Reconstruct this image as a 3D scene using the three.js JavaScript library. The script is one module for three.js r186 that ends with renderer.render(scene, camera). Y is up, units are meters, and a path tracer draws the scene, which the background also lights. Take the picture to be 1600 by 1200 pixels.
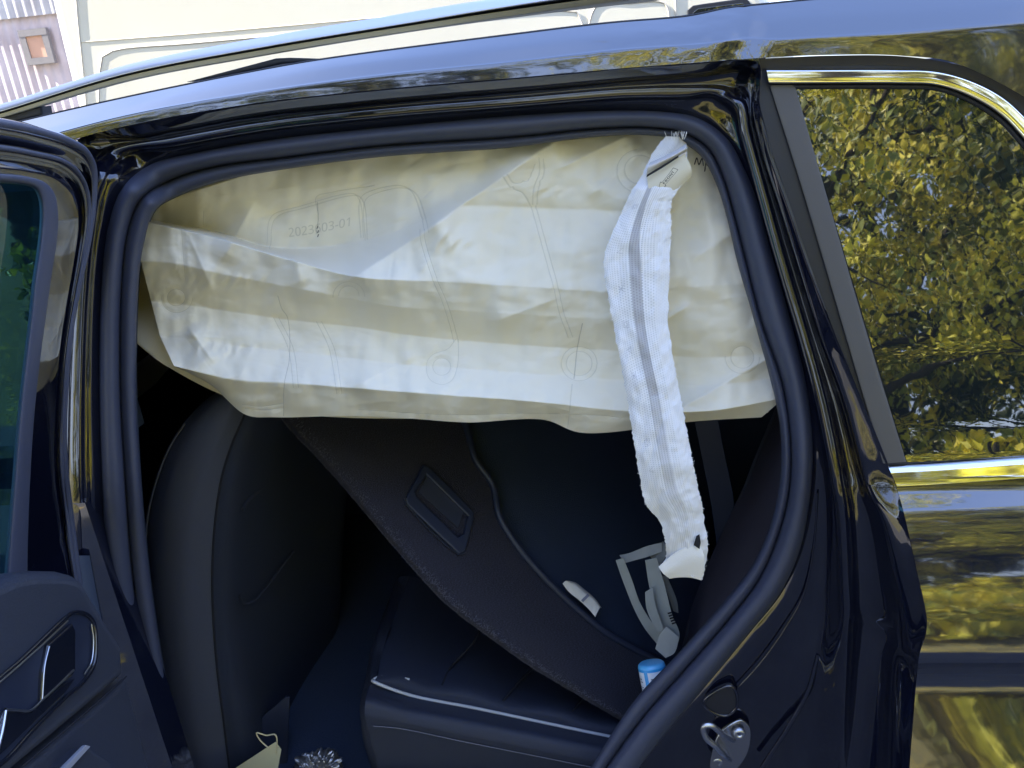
import * as THREE from 'three';
import { RoundedBoxGeometry } from 'three/addons/geometries/RoundedBoxGeometry.js';
import { mergeGeometries } from 'three/addons/utils/BufferGeometryUtils.js';
import { ImprovedNoise } from 'three/addons/math/ImprovedNoise.js';

// ------------------------------------------------------------------ camera, sky, sun, exposure
const scene = new THREE.Scene();
const CAM = new THREE.Vector3(0, 1.58, 0.98), YAW = 8, PITCH = -21, ROLL = 5.5, FOV = 53;
const camera = new THREE.PerspectiveCamera(FOV, 4 / 3, 0.02, 400);
camera.position.copy(CAM);
camera.rotation.order = 'YXZ';
const R = THREE.MathUtils.degToRad;
camera.rotation.set(R(PITCH), R(YAW), R(-ROLL));
camera.updateMatrixWorld(true);
scene.add(camera);

const SUN = new THREE.Vector3(-0.77, 0.62, 0.09).normalize();
const SKY = 1.0;
// one computed sky: pale blue, lighter towards the horizon and round the sun, with a little thin cirrus
{
  const W = 512, H = 256, a = new Float32Array(W * H * 4), nz = new ImprovedNoise();
  for (let j = 0; j < H; j++) for (let i = 0; i < W; i++) {
    const el = ((j + 0.5) / H - 0.5) * Math.PI, az = ((i + 0.5) / W - 0.5) * 2 * Math.PI;
    const x = Math.cos(az) * Math.cos(el), y = Math.sin(el), z = Math.sin(az) * Math.cos(el), k = 4 * (j * W + i);
    const t = Math.pow(1 - Math.max(0, y), 2.2), cs = Math.max(0, x * SUN.x + y * SUN.y + z * SUN.z), glow = 0.35 * Math.pow(cs, 10) + 0.9 * Math.pow(cs, 80);
    let ci = 0, f = 2.2, w = 0.5; for (let o = 0; o < 4; o++) { ci += w * nz.noise(x / (y + 0.35) * f, z / (y + 0.35) * f * 0.5, 3.7 + o); f *= 2; w *= 0.5; }
    ci = y > 0 ? Math.max(0, ci) * 0.25 : 0;
    const col = y < 0 ? [0.22, 0.23, 0.22] : [0.215 + 0.30 * t, 0.33 + 0.285 * t, 0.68 + 0.09 * t];
    a[k] = SKY * (col[0] + glow + ci); a[k + 1] = SKY * (col[1] + 0.94 * glow + ci); a[k + 2] = SKY * (col[2] + 0.82 * glow + ci); a[k + 3] = 1;
  }
  const sky = new THREE.DataTexture(a, W, H, THREE.RGBAFormat, THREE.FloatType);
  sky.name = 'sky'; sky.mapping = THREE.EquirectangularReflectionMapping; sky.magFilter = sky.minFilter = THREE.LinearFilter; sky.wrapS = THREE.RepeatWrapping; sky.needsUpdate = true;
  scene.background = sky; scene.environment = sky;
}
const sun = new THREE.DirectionalLight(new THREE.Color(1, 0.95, 0.86), 5);
sun.name = 'sun_light';
sun.position.copy(SUN).multiplyScalar(40);
sun.castShadow = true;
Object.assign(sun.shadow.camera, { left: -14, right: 14, top: 14, bottom: -14, near: 1, far: 90 });
sun.shadow.mapSize.set(2048, 2048);
scene.add(sun);
const renderer = new THREE.WebGLRenderer({ antialias: true });
renderer.setSize(1024, 768);
renderer.toneMapping = THREE.LinearToneMapping;
renderer.toneMappingExposure = 4.2;
renderer.shadowMap.enabled = true;

// ------------------------------------------------------------------ measuring helpers
// Places are read off the photograph (1600 x 1200) as rays that are cut with the real surfaces of the car.
const FPX = 600 / Math.tan(R(FOV / 2));
const BX = new THREE.Vector3(), BY = new THREE.Vector3(), BZ = new THREE.Vector3();
camera.matrixWorld.extractBasis(BX, BY, BZ);
const V = (x, y, z) => new THREE.Vector3(x, y, z);
const ray = (px, py) => V(0, 0, 0).addScaledVector(BZ, -FPX).addScaledVector(BX, px - 800).addScaledVector(BY, 600 - py).normalize();
const hit = (px, py, f) => {            // first point along the ray where f changes sign from positive
  const d = ray(px, py), q = V(0, 0, 0);
  let a = 0, b = 0, fa = f(q.copy(CAM));
  for (let t = 0.1; t < 9; t += 0.1) { const ft = f(q.copy(CAM).addScaledVector(d, t)); if (ft <= 0) { b = t; break; } a = t; }
  if (!b) b = 9;
  for (let i = 0; i < 26; i++) { const m = (a + b) / 2; if (f(q.copy(CAM).addScaledVector(d, m)) > 0) a = m; else b = m; }
  return V(0, 0, 0).copy(CAM).addScaledVector(d, (a + b) / 2);
};
const P = (px, py, z) => { const d = ray(px, py); return CAM.clone().addScaledVector(d, (z - CAM.z) / d.z); };
const lerp = (a, b, t) => a + (b - a) * t;
const sstep = (a, b, x) => { const t = Math.min(1, Math.max(0, (x - a) / (b - a))); return t * t * (3 - 2 * t); };
const table = (T, y) => {
  if (y <= T[0][0]) return T[0][1];
  for (let i = 1; i < T.length; i++) if (y <= T[i][0]) return lerp(T[i - 1][1], T[i][1], (y - T[i - 1][0]) / (T[i][0] - T[i - 1][0]));
  const n = T.length - 1, s = (T[n][1] - T[n - 1][1]) / (T[n][0] - T[n - 1][0]);
  return T[n][1] + s * (y - T[n][0]);
};
// outer skin of the car in section: base leans in above the belt, the haunch swells below it
const BASE = [[0, 0], [1.0, 0], [1.03, -0.002], [1.06, -0.007], [1.1, -0.017], [1.2, -0.044], [1.54, -0.146]];
const HAUNCH = [[0.2, 0.19], [0.3, 0.185], [0.45, 0.15], [0.62, 0.1], [0.74, 0.066], [0.757, 0.0635], [0.77, 0.066], [0.792, 0.089], [0.799, 0.091], [0.806, 0.0905], [0.83, 0.0855], [0.87, 0.0755], [0.91, 0.0632], [0.95, 0.048], [0.98, 0.034], [1.0, 0.022], [1.015, 0.008], [1.027, 0], [2, 0]];
const zBase = y => table(BASE, y), zHaunch = y => (table(HAUNCH, y - 0.01) + table(HAUNCH, y - 0.005) + table(HAUNCH, y) + table(HAUNCH, y + 0.005) + table(HAUNCH, y + 0.01)) / 5;
const S = (px, py, off = 0, h = 1) => hit(px, py, q => q.z - zBase(q.y) - h * zHaunch(q.y) - off);
// plane of the opened rear door
const DH = V(P(160, 600, 0).x - 0.055, 0, 0.0), DA = R(79);
const DE = V(Math.cos(DA), 0, Math.sin(DA)), DN = V(Math.sin(DA), 0, -Math.cos(DA));
const D = (px, py, off = 0) => hit(px, py, q => (q.x - DH.x) * DN.x + (q.z - DH.z) * DN.z - Math.max(0, 0.22 * (q.y - 1.05)) - off);

const D0 = (px, py, off = 0) => hit(px, py, q => (q.x - DH.x) * DN.x + (q.z - DH.z) * DN.z - off);
let seed = 7;
const rnd = () => { seed = (seed * 1664525 + 1013904223) >>> 0; return seed / 4294967296; };
const noise = new ImprovedNoise();
const fbm = (x, y, z = 0, o = 4) => { let s = 0, a = 1, n = 0; for (let i = 0; i < o; i++) { s += a * noise.noise(x, y, z); n += a; a *= 0.5; x *= 2.03; y *= 2.03; z += 7.1; } return s / n; };

// ------------------------------------------------------------------ textures and materials
function dataTex(n, fn, srgb = false, repeat = 1) {
  const a = new Uint8Array(n * n * 4);
  for (let j = 0; j < n; j++) for (let i = 0; i < n; i++) {
    const c = fn(i / n, j / n), k = 4 * (j * n + i);
    const [r, g, b] = Array.isArray(c) ? c : [c, c, c];
    a[k] = 255 * Math.min(1, Math.max(0, r)); a[k + 1] = 255 * Math.min(1, Math.max(0, g)); a[k + 2] = 255 * Math.min(1, Math.max(0, b)); a[k + 3] = 255;
  }
  const t = new THREE.DataTexture(a, n, n);
  t.wrapS = t.wrapT = THREE.RepeatWrapping; t.magFilter = THREE.LinearFilter; t.minFilter = THREE.LinearMipmapLinearFilter; t.generateMipmaps = true;
  if (srgb) t.colorSpace = THREE.SRGBColorSpace;
  t.repeat.set(repeat, repeat); t.needsUpdate = true;
  return t;
}
const tile = (f, p) => (u, v) => f(u * p, v * p) * (1 - u) * (1 - v) + f((u - 1) * p, v * p) * u * (1 - v) + f(u * p, (v - 1) * p) * (1 - u) * v + f((u - 1) * p, (v - 1) * p) * u * v;
const cell = (n, s) => {                 // small irregular grain
  const pts = []; let q = s; const r = () => { q = (q * 1103515245 + 12345) >>> 0; return (q >>> 8) / 16777216; };
  for (let i = 0; i < n * n; i++) pts.push([r(), r()]);
  return (u, v) => {
    const x = u * n, y = v * n, ix = Math.floor(x), iy = Math.floor(y); let a = 9, b = 9;
    for (let dy = -1; dy < 2; dy++) for (let dx = -1; dx < 2; dx++) {
      const cx = ix + dx, cy = iy + dy, p = pts[((cy + n) % n) * n + (cx + n) % n], d = Math.hypot(cx + p[0] - x, cy + p[1] - y);
      if (d < a) { b = a; a = d; } else if (d < b) b = d;
    }
    return b - a;
  };
};
const grainF = cell(48, 3);
const grain = dataTex(512, (u, v) => Math.min(1, grainF(u, v) * 1.6), false, 22);
const fuzzF = tile((x, y) => fbm(x, y, 2, 4), 60);
const fuzz = dataTex(512, (u, v) => 0.5 + 0.9 * fuzzF(u, v), false, 8);
const fuzzCol = dataTex(512, (u, v) => 0.62 + 0.8 * fuzzF(u, v), true, 8);
const waveF = tile((x, y) => fbm(x, y, 5, 3), 6);
const softWave = dataTex(256, (u, v) => 0.5 + 0.6 * waveF(u, v), false, 2.2);
const smudgeF = tile((x, y) => fbm(x, y, 9, 5), 7), speckF = cell(90, 11);
const dustRough = dataTex(512, (u, v) => { const d = speckF(u, v) > 0.9 ? 0.35 : 0; const g = 0.2 + 0.25 * Math.max(0, smudgeF(u, v)) + d; return [g, g, g]; }, false, 3);
const C = (r, g, b) => new THREE.Color().setRGB(r, g, b);
const std = (name, color, roughness, extra = {}) => Object.assign(new THREE.MeshStandardMaterial({ color, roughness, ...extra }), { name });
const phy = (name, color, roughness, extra = {}) => Object.assign(new THREE.MeshPhysicalMaterial({ color, roughness, ...extra }), { name });
const M = {  // interior, trim and seal colours are lifted towards navy for lens veil glare
  paint: phy('black paint', C(0.006, 0.008, 0.02), 0.05, { clearcoat: 1, clearcoatRoughness: 0.02, ior: 2.1, bumpMap: softWave, bumpScale: 0.0005 }),
  jamb: phy('black jamb paint', C(0.004, 0.005, 0.013), 0.16, { clearcoat: 1, clearcoatRoughness: 0.04, ior: 1.6, clearcoatRoughnessMap: null, roughnessMap: dustRough, bumpMap: softWave, bumpScale: 0.0008 }),
  rubber: std('seal rubber', C(0.05, 0.058, 0.096), 0.55, { bumpMap: fuzz, bumpScale: 0.0003 }),
  blackRubber: std('black rubber', C(0.012, 0.014, 0.022), 0.55),
  surround: std('satin black surround', C(0.008, 0.009, 0.014), 0.42),
  chrome: std('bright trim', C(0.92, 0.91, 0.88), 0.06, { metalness: 1, bumpMap: softWave, bumpScale: 0.0003 }),
  alu: std('satin aluminium rail', C(0.52, 0.52, 0.55), 0.42, { metalness: 1 }),
  lipReflect: std('rail lip with painted reflection', C(0.5, 0.46, 0.33), 0.55, { metalness: 0.2 }),  // olive reflection on the rail lip is put into its colour
  glass: phy('privacy glass', C(0.008, 0.012, 0.014), 0.015, { ior: 2.3, bumpMap: softWave, bumpScale: 0.0002 }),
  doorGlass: phy('green tinted glass', C(0.28, 0.52, 0.62), 0.02, { transmission: 1, thickness: 0, ior: 1.5 }),
  plasticGrey: std('grey pillar trim', C(0.075, 0.07, 0.066), 0.55, { bumpMap: fuzz, bumpScale: 0.0001 }),
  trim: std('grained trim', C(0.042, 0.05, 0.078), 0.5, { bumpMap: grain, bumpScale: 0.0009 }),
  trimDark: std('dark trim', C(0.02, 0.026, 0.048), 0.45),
  gloss: phy('gloss black trim', C(0.01, 0.012, 0.02), 0.2, { clearcoat: 1 }),
  silver: std('silver edging', C(0.6, 0.62, 0.66), 0.3, { metalness: 1 }),
  leather: std('black leather', C(0.03, 0.036, 0.06), 0.42, { bumpMap: grain, bumpScale: 0.0004 }),
  leatherShaded: std('shaded seat leather', C(0.026, 0.034, 0.06), 0.5, { bumpMap: grain, bumpScale: 0.0005 }),  // darker leather copy, shade of the seat back is in the colour
  piping: std('light piping', C(0.5, 0.5, 0.5), 0.5),
  thread: std('seam thread', C(0.16, 0.16, 0.19), 0.7),
  seam: std('seam shadow line', C(0.01, 0.011, 0.018), 0.8),
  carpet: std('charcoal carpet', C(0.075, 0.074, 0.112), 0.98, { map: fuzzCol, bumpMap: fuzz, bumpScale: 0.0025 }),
  carpetDark: std('dark carpet', C(0.03, 0.046, 0.088), 0.98, { bumpMap: fuzz, bumpScale: 0.002 }),  // blue lift stands for lens veil here too
  headliner: std('dark headliner', C(0.025, 0.032, 0.055), 0.95, { bumpMap: fuzz, bumpScale: 0.0008 }),
  cabin: std('cabin plastic', C(0.034, 0.05, 0.09), 0.7),  // lens veil glare put into the colour as a navy lift
  steel: std('zinc steel', C(0.62, 0.63, 0.66), 0.2, { metalness: 1, bumpMap: fuzz, bumpScale: 0.0002 }),
  web: std('grey webbing', C(0.34, 0.36, 0.34), 0.8, { bumpMap: fuzz, bumpScale: 0.0006 }),
  paper: std('white paper', C(0.72, 0.68, 0.6), 0.8),
};

// ------------------------------------------------------------------ building helpers
function mesh(name, geo, mat, parent, label) {
  const m = new THREE.Mesh(geo, mat); m.name = name; m.castShadow = m.receiveShadow = true;
  if (label) m.userData.label = label;
  (parent || scene).add(m); return m;
}
function thing(name, label, category, pos = [0, 0, 0]) {
  const g = new THREE.Group(); g.name = name; g.position.set(...pos); g.userData = { label, category }; scene.add(g); return g;
}
const curve = (pts, tension) => { const c = new THREE.CatmullRomCurve3(pts.map(p => V(p[0], p[1], 0)), false, 'centripetal'); return u => c.getPoint(u); };
const along = (arr, u) => { if (!Array.isArray(arr)) return arr; const x = u * (arr.length - 1), i = Math.min(arr.length - 2, Math.floor(x)); const t = x - i; const s = t * t * (3 - 2 * t); return lerp(arr[i], arr[i + 1], s); };
// grid of points -> geometry, uv in metres (or 0..1), optional thickness
function gridGeo(G, { unit = false, thick = 0, tdir = V(0, 0, -1) } = {}) {
  const nv = G.length, nu = G[0].length, pos = [], uv = [], idx = [];
  let vv = new Array(nu).fill(0);
  for (let j = 0; j < nv; j++) {
    let uu = 0;
    for (let i = 0; i < nu; i++) {
      const p = G[j][i]; pos.push(p.x, p.y, p.z);
      if (i) uu += p.distanceTo(G[j][i - 1]);
      if (j) vv[i] += p.distanceTo(G[j - 1][i]);
      unit ? uv.push(i / (nu - 1), 1 - j / (nv - 1)) : uv.push(uu, vv[i]);
    }
  }
  for (let j = 0; j < nv - 1; j++) for (let i = 0; i < nu - 1; i++) { const a = j * nu + i, b = a + 1, c = a + nu, d = c + 1; idx.push(a, c, b, b, c, d); }
  const front = new THREE.BufferGeometry();
  front.setAttribute('position', new THREE.Float32BufferAttribute(pos, 3));
  front.setAttribute('uv', new THREE.Float32BufferAttribute(uv, 2));
  front.setIndex(idx); front.computeVertexNormals();
  if (!thick) return front;
  const back = front.clone(), bp = back.attributes.position;
  for (let k = 0; k < bp.count; k++) bp.setXYZ(k, bp.getX(k) + tdir.x * thick, bp.getY(k) + tdir.y * thick, bp.getZ(k) + tdir.z * thick);
  const bi = []; for (let k = 0; k < idx.length; k += 3) bi.push(idx[k], idx[k + 2], idx[k + 1]);
  back.setIndex(bi); back.computeVertexNormals();
  const rim = [];
  for (let i = 0; i < nu; i++) rim.push(i);
  for (let j = 1; j < nv; j++) rim.push(j * nu + nu - 1);
  for (let i = nu - 2; i >= 0; i--) rim.push((nv - 1) * nu + i);
  for (let j = nv - 2; j > 0; j--) rim.push(j * nu);
  const ep = [], eu = [], ei = [];
  rim.forEach((k, n) => { const p = [pos[3 * k], pos[3 * k + 1], pos[3 * k + 2]]; ep.push(...p, p[0] + tdir.x * thick, p[1] + tdir.y * thick, p[2] + tdir.z * thick); eu.push(uv[2 * k], uv[2 * k + 1], uv[2 * k], uv[2 * k + 1]); const m = (n + 1) % rim.length; ei.push(2 * n, 2 * m, 2 * n + 1, 2 * n + 1, 2 * m, 2 * m + 1); });
  const edge = new THREE.BufferGeometry();
  edge.setAttribute('position', new THREE.Float32BufferAttribute(ep, 3)); edge.setAttribute('uv', new THREE.Float32BufferAttribute(eu, 2)); edge.setIndex(ei); edge.computeVertexNormals();
  return mergeGeometries([front, back, edge]);
}
// rows of outline points, each with its own depth, cut with a surface function (px, py, off, h)
function rowsGrid(rows, nu, nPer, surf, { disp, round = true } = {}) {
  const cs = rows.map(r => curve(r.p)), G = [];
  const cr = (a, b, c, d, t) => 0.5 * (2 * b + (c - a) * t + (2 * a - 5 * b + 4 * c - d) * t * t + (3 * b - a - 3 * c + d) * t * t * t);
  for (let k = 0; k < rows.length - 1; k++) {
    const n = Array.isArray(nPer) ? nPer[k] : nPer;
    for (let j = 0; j < n + (k === rows.length - 2 ? 1 : 0); j++) {
      const t = j / n, row = [], q = i => Math.min(rows.length - 1, Math.max(0, i));
      for (let i = 0; i <= nu; i++) {
        const u = i / nu, mix = f => round ? cr(f(q(k - 1)), f(k), f(k + 1), f(q(k + 2)), t) : lerp(f(k), f(k + 1), t);
        const x = mix(m => cs[m](u).x), y = mix(m => cs[m](u).y), o = mix(m => along(rows[m].o ?? 0, u)), h = mix(m => along(rows[m].h ?? 1, u));
        row.push(surf(x, y, o + (disp ? disp(x, y, u, (k + t) / (rows.length - 1)) : 0), h));
      }
      G.push(row);
    }
  }
  return G;
}
const patch = (rows, nu, nPer, surf = S, opt = {}) => gridGeo(rowsGrid(rows, nu, nPer, surf, opt), opt);
function relax(G, times) {
  for (let n = 0; n < times; n++) {
    const K = G.map(r => r.map(p => p.clone()));
    for (let j = 1; j < G.length - 1; j++) for (let i = 1; i < G[0].length - 1; i++) G[j][i].copy(K[j][i]).multiplyScalar(0.6).addScaledVector(K[j - 1][i], 0.15).addScaledVector(K[j + 1][i], 0.15).addScaledVector(K[j][i - 1], 0.05).addScaledVector(K[j][i + 1], 0.05);
  }
  return G;
}
function tube(pts, r, seg = 0, rs = 8, closed = false) {
  return new THREE.TubeGeometry(new THREE.CatmullRomCurve3(pts, closed, 'centripetal'), seg || pts.length * 6, r, rs, closed);
}
// flat plate with rounded edges from points that lie roughly in one plane; pushed back along -n by depth
function plate(pts, n, depth, bevel = 0.004, holes = [], smooth = 0) {
  n = n.clone().normalize();
  const o = pts[0].clone(), e1 = pts[1].clone().sub(o); e1.addScaledVector(n, -e1.dot(n)).normalize();
  const e2 = n.clone().cross(e1), to2 = p => { const q = p.clone().sub(o); return new THREE.Vector2(q.dot(e1), q.dot(e2)); };
  let a = pts.map(to2);
  if (smooth) { const c = new THREE.CatmullRomCurve3(a.map(p => V(p.x, p.y, 0)), true, 'centripetal'); a = c.getPoints(smooth).slice(0, -1).map(p => new THREE.Vector2(p.x, p.y)); }
  if (THREE.ShapeUtils.area(a) < 0) a.reverse();
  const sh = new THREE.Shape(a);
  for (const h of holes) sh.holes.push(new THREE.Path(h.map(to2)));
  const g = new THREE.ExtrudeGeometry(sh, { depth: Math.max(0.0005, depth - 2 * bevel), bevelEnabled: bevel > 0, bevelThickness: bevel, bevelSize: bevel, bevelOffset: -bevel, bevelSegments: 5, curveSegments: 12 });
  g.translate(0, 0, -depth + bevel);
  const m = new THREE.Matrix4().makeBasis(e1, e2, n).setPosition(o);
  g.applyMatrix4(m); return g;
}
const box = (x0, x1, y0, y1, z0, z1) => { const g = new THREE.BoxGeometry(x1 - x0, y1 - y0, z1 - z0); g.translate((x0 + x1) / 2, (y0 + y1) / 2, (z0 + z1) / 2); return g; };

// ------------------------------------------------------------------ ground, shed, van
{
  const N = 90, g = new THREE.PlaneGeometry(240, 240, N, N); g.rotateX(-Math.PI / 2);
  const p = g.attributes.position;
  for (let i = 0; i < p.count; i++) { const x = p.getX(i), z = p.getZ(i); p.setY(i, Math.hypot(x, z) > 12 ? 0.3 * fbm(x / 30, z / 30, 1, 3) : 0); }
  const uv = g.attributes.uv; for (let i = 0; i < uv.count; i++) uv.setXY(i, p.getX(i) / 3, p.getZ(i) / 3);
  g.computeVertexNormals();
  const gf = tile((x, y) => fbm(x, y, 3, 5), 12), lf = cell(70, 5);
  const gt = dataTex(512, (u, v) => {
    const a = gf(u, v), l = lf(u, v), leaf = l > 0.55 && a > -0.25;
    return leaf ? [0.74 + 0.3 * a, 0.62 + 0.3 * a, 0.2] : [0.44 + 0.3 * a, 0.42 + 0.3 * a, 0.26 + 0.2 * a];
  }, true, 1);
  const ground = mesh('ground', g, std('leaf strewn grass', C(1, 1, 1), 0.95, { map: gt, bumpMap: gt, bumpScale: 0.02 }));
  ground.userData.kind = 'structure';
}
{ // worn asphalt the cars stand on, with scattered fallen leaves
  const nf = tile((x, y) => fbm(x, y, 4, 5), 10), sp = cell(110, 21), lv = cell(26, 8);
  const tx = dataTex(1024, (u, v) => { const a = nf(u, v), s = sp(u, v), l = lv(u, v); return l > 0.95 ? [0.78, 0.64, 0.2] : [0.29 + 0.12 * a + 0.07 * s, 0.285 + 0.12 * a + 0.07 * s, 0.29 + 0.11 * a + 0.07 * s]; }, true, 1);
  const g = new THREE.PlaneGeometry(30, 9.6, 60, 20); g.rotateX(-Math.PI / 2); g.translate(0, 0.006, -2.3);
  const p = g.attributes.position, uv = g.attributes.uv;
  for (let i = 0; i < p.count; i++) { if (p.getZ(i) > 2.4) p.setZ(i, 2.5 + 0.35 * fbm(p.getX(i) * 0.7, 1, 1, 3)); uv.setXY(i, p.getX(i) / 2, p.getZ(i) / 2); }
  const pv = mesh('pavement', g, std('asphalt', C(1, 1, 1), 0.9, { map: tx, bumpMap: tx, bumpScale: 0.004 })); pv.userData.kind = 'structure';
}
{ // corrugated shed behind the van
  const Z = -6, a = P(-90, 400, Z), topY = P(40, 21, Z).y, x0 = -7.4, x1 = P(150, 60, Z).x;
  const t = thing('metal_shed', 'pale corrugated metal shed wall with a small boarded window, behind the van', 'shed', [0, 0, 0]);
  const sheet = (y0, y1, z) => {
    const G = []; const n = 220;
    for (const y of [y1, (y0 + y1) / 2, y0]) { const r = []; for (let i = 0; i <= n; i++) { const x = lerp(x0, x1, i / n); r.push(V(x, y, z + 0.0045 * Math.sin(x * 2 * Math.PI / 0.085))); } G.push(r); }
    return gridGeo(G, { thick: 0.003 });
  };
  const rustF = tile((x, y) => fbm(x, y, 6, 5), 4);
  const wallTex = dataTex(512, (u, v) => { const a = rustF(u, v); return [0.8 + 0.25 * a, 0.77 + 0.28 * a, 0.78 + 0.3 * a]; }, true, 0.8);
  const wallMat = std('weathered zinc sheet', C(0.85, 0.78, 0.78), 0.6, { map: wallTex });
  mesh('wall', sheet(0, topY + 0.02, Z), wallMat, t);
  mesh('wall', sheet(topY - 0.03, topY + 1.3, Z + 0.03), std('upper zinc sheet', C(0.7, 0.72, 0.72), 0.55, { map: wallTex }), t);
  mesh('wall', box(x0, x1 - 0.06, 0, topY + 1.3, Z - 2.6, Z - 0.05), std('shed side wall', C(0.4, 0.38, 0.37), 0.8), t);
  // window
  const w0 = P(29, 48, Z + 0.03), w1 = P(88, 98, Z + 0.03);
  const fm = std('grey timber frame', C(0.22, 0.2, 0.2), 0.8, { bumpMap: fuzz, bumpScale: 0.003 }), b = 0.055;
  const win = new THREE.Group(); win.name = 'window'; t.add(win);
  mesh('frame', mergeGeometries([box(w0.x, w1.x, w0.y - b, w0.y, Z + 0.01, Z + 0.05), box(w0.x, w1.x, w1.y, w1.y + b, Z + 0.01, Z + 0.05), box(w0.x, w0.x + b, w1.y + b, w0.y - b, Z + 0.01, Z + 0.048), box(w1.x - b, w1.x, w1.y + b, w0.y - b, Z + 0.01, Z + 0.048)]), fm, win);
  mesh('board', box(w0.x + b, w1.x - b, w1.y + b, w0.y - b, Z + 0.012, Z + 0.035), std('orange plywood board', C(0.62, 0.36, 0.25), 0.8, { bumpMap: fuzz, bumpScale: 0.002 }), win, 'orange brown plywood board');
}
{ // white van standing beyond the car
  const Z = -3.3, t = thing('panel_van', 'white panel van parked behind the black car', 'van');
  const white = phy('white van paint', C(0.78, 0.725, 0.585), 0.4, { clearcoat: 0.5, clearcoatRoughness: 0.1, bumpMap: softWave, bumpScale: 0.0005 });
  const xr = P(84, 60, Z).x, xf = P(1190, 8, Z).x, topY = 2.62;
  // side profile of the body, front (cab) to the right
  const sh = new THREE.Shape();
  sh.moveTo(xr + 0.02, 0.35); sh.lineTo(xr, 1.0); sh.quadraticCurveTo(xr, 2.2, xr + 0.05, topY - 0.12); sh.quadraticCurveTo(xr + 0.08, topY, xr + 0.24, topY);
  sh.lineTo(xf - 0.9, topY + 0.01); sh.quadraticCurveTo(xf - 0.3, topY, xf - 0.12, 2.2); sh.lineTo(xf + 0.25, 1.45); sh.lineTo(xf + 1.0, 1.15); sh.quadraticCurveTo(xf + 1.2, 1.05, xf + 1.22, 0.7); sh.lineTo(xf + 1.2, 0.35); sh.lineTo(xr + 0.02, 0.35);
  const g = new THREE.ExtrudeGeometry(sh, { depth: 1.8, bevelEnabled: true, bevelThickness: 0.08, bevelSize: 0.07, bevelOffset: -0.07, bevelSegments: 6, curveSegments: 20 });
  g.translate(0, 0, Z - 1.88 - 0.0);
  mesh('body', g, white, t);
  const zf = Z + 0.001, on = (px, py) => P(px, py, zf);
  const dark = std('van panel gap', C(0.6, 0.55, 0.44), 0.7);
  mesh('panel_gap', tube([on(117, -40), on(121, 20), on(130, 110), on(140, 220)], 0.005, 20, 6), dark, t);
  mesh('crease_shading', tube([on(126, 66), on(300, 53), on(430, 42), on(700, 18), on(1000, -8)], 0.0025, 30, 6), std('crease shading line', C(0.62, 0.56, 0.44), 0.5), t);  // shading of the pressed crease drawn as a tan line
  // recessed blind window panels with edge shading drawn as a rounded tan border
  const blind = (pts) => { mesh('blind_panel', plate(pts.map(p => on(...p)), V(0, 0, 1), 0.012, 0.005, [], 60).translate(0, 0, 0.008), white, t); mesh('panel_border', tube(pts.map(p => on(p[0], p[1]).add(V(0, 0, 0.006))), 0.006, 90, 6, true), std('border shading', C(0.54, 0.49, 0.4), 0.6), t); };
  blind([[158, 110], [162, 88], [180, 79], [300, 68], [560, 45], [880, 17], [905, 22], [912, 120], [900, 260], [180, 260], [162, 240]]);
  blind([[930, 12], [985, 5], [1032, 3], [1042, 10], [1046, 120], [1040, 250], [940, 250], [928, 230]]);
  mesh('panel_gap', tube([on(1055, -60), on(1056, 10), on(1062, 120)], 0.006, 12, 6), dark, t);
  const wp = [[1074, 16], [1082, 9], [1100, 6], [1165, -3], [1185, 20], [1200, 120], [1080, 130]].map(p => on(...p));
  mesh('window_frame', plate(wp, V(0, 0, 1), 0.02, 0.004).translate(0, 0, 0.012), M.blackRubber, t);
  mesh('cab_window', plate([[1082, 20], [1090, 14], [1160, 5], [1176, 22], [1190, 110], [1086, 120]].map(p => on(...p)), V(0, 0, 1), 0.006, 0.002).translate(0, 0, 0.016), M.glass, t);
  for (const wx of [xr + 0.75, xf + 0.45]) {
    const w = new THREE.Group(); w.name = 'wheel'; w.position.set(wx, 0.34, Z + 0.02); t.add(w);
    const ty = new THREE.TorusGeometry(0.25, 0.09, 12, 36); mesh('tyre', ty, M.blackRubber, w);
    const rim = new THREE.CylinderGeometry(0.2, 0.2, 0.1, 28); rim.rotateX(Math.PI / 2); mesh('rim', rim, M.alu, w);
  }
}
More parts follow.
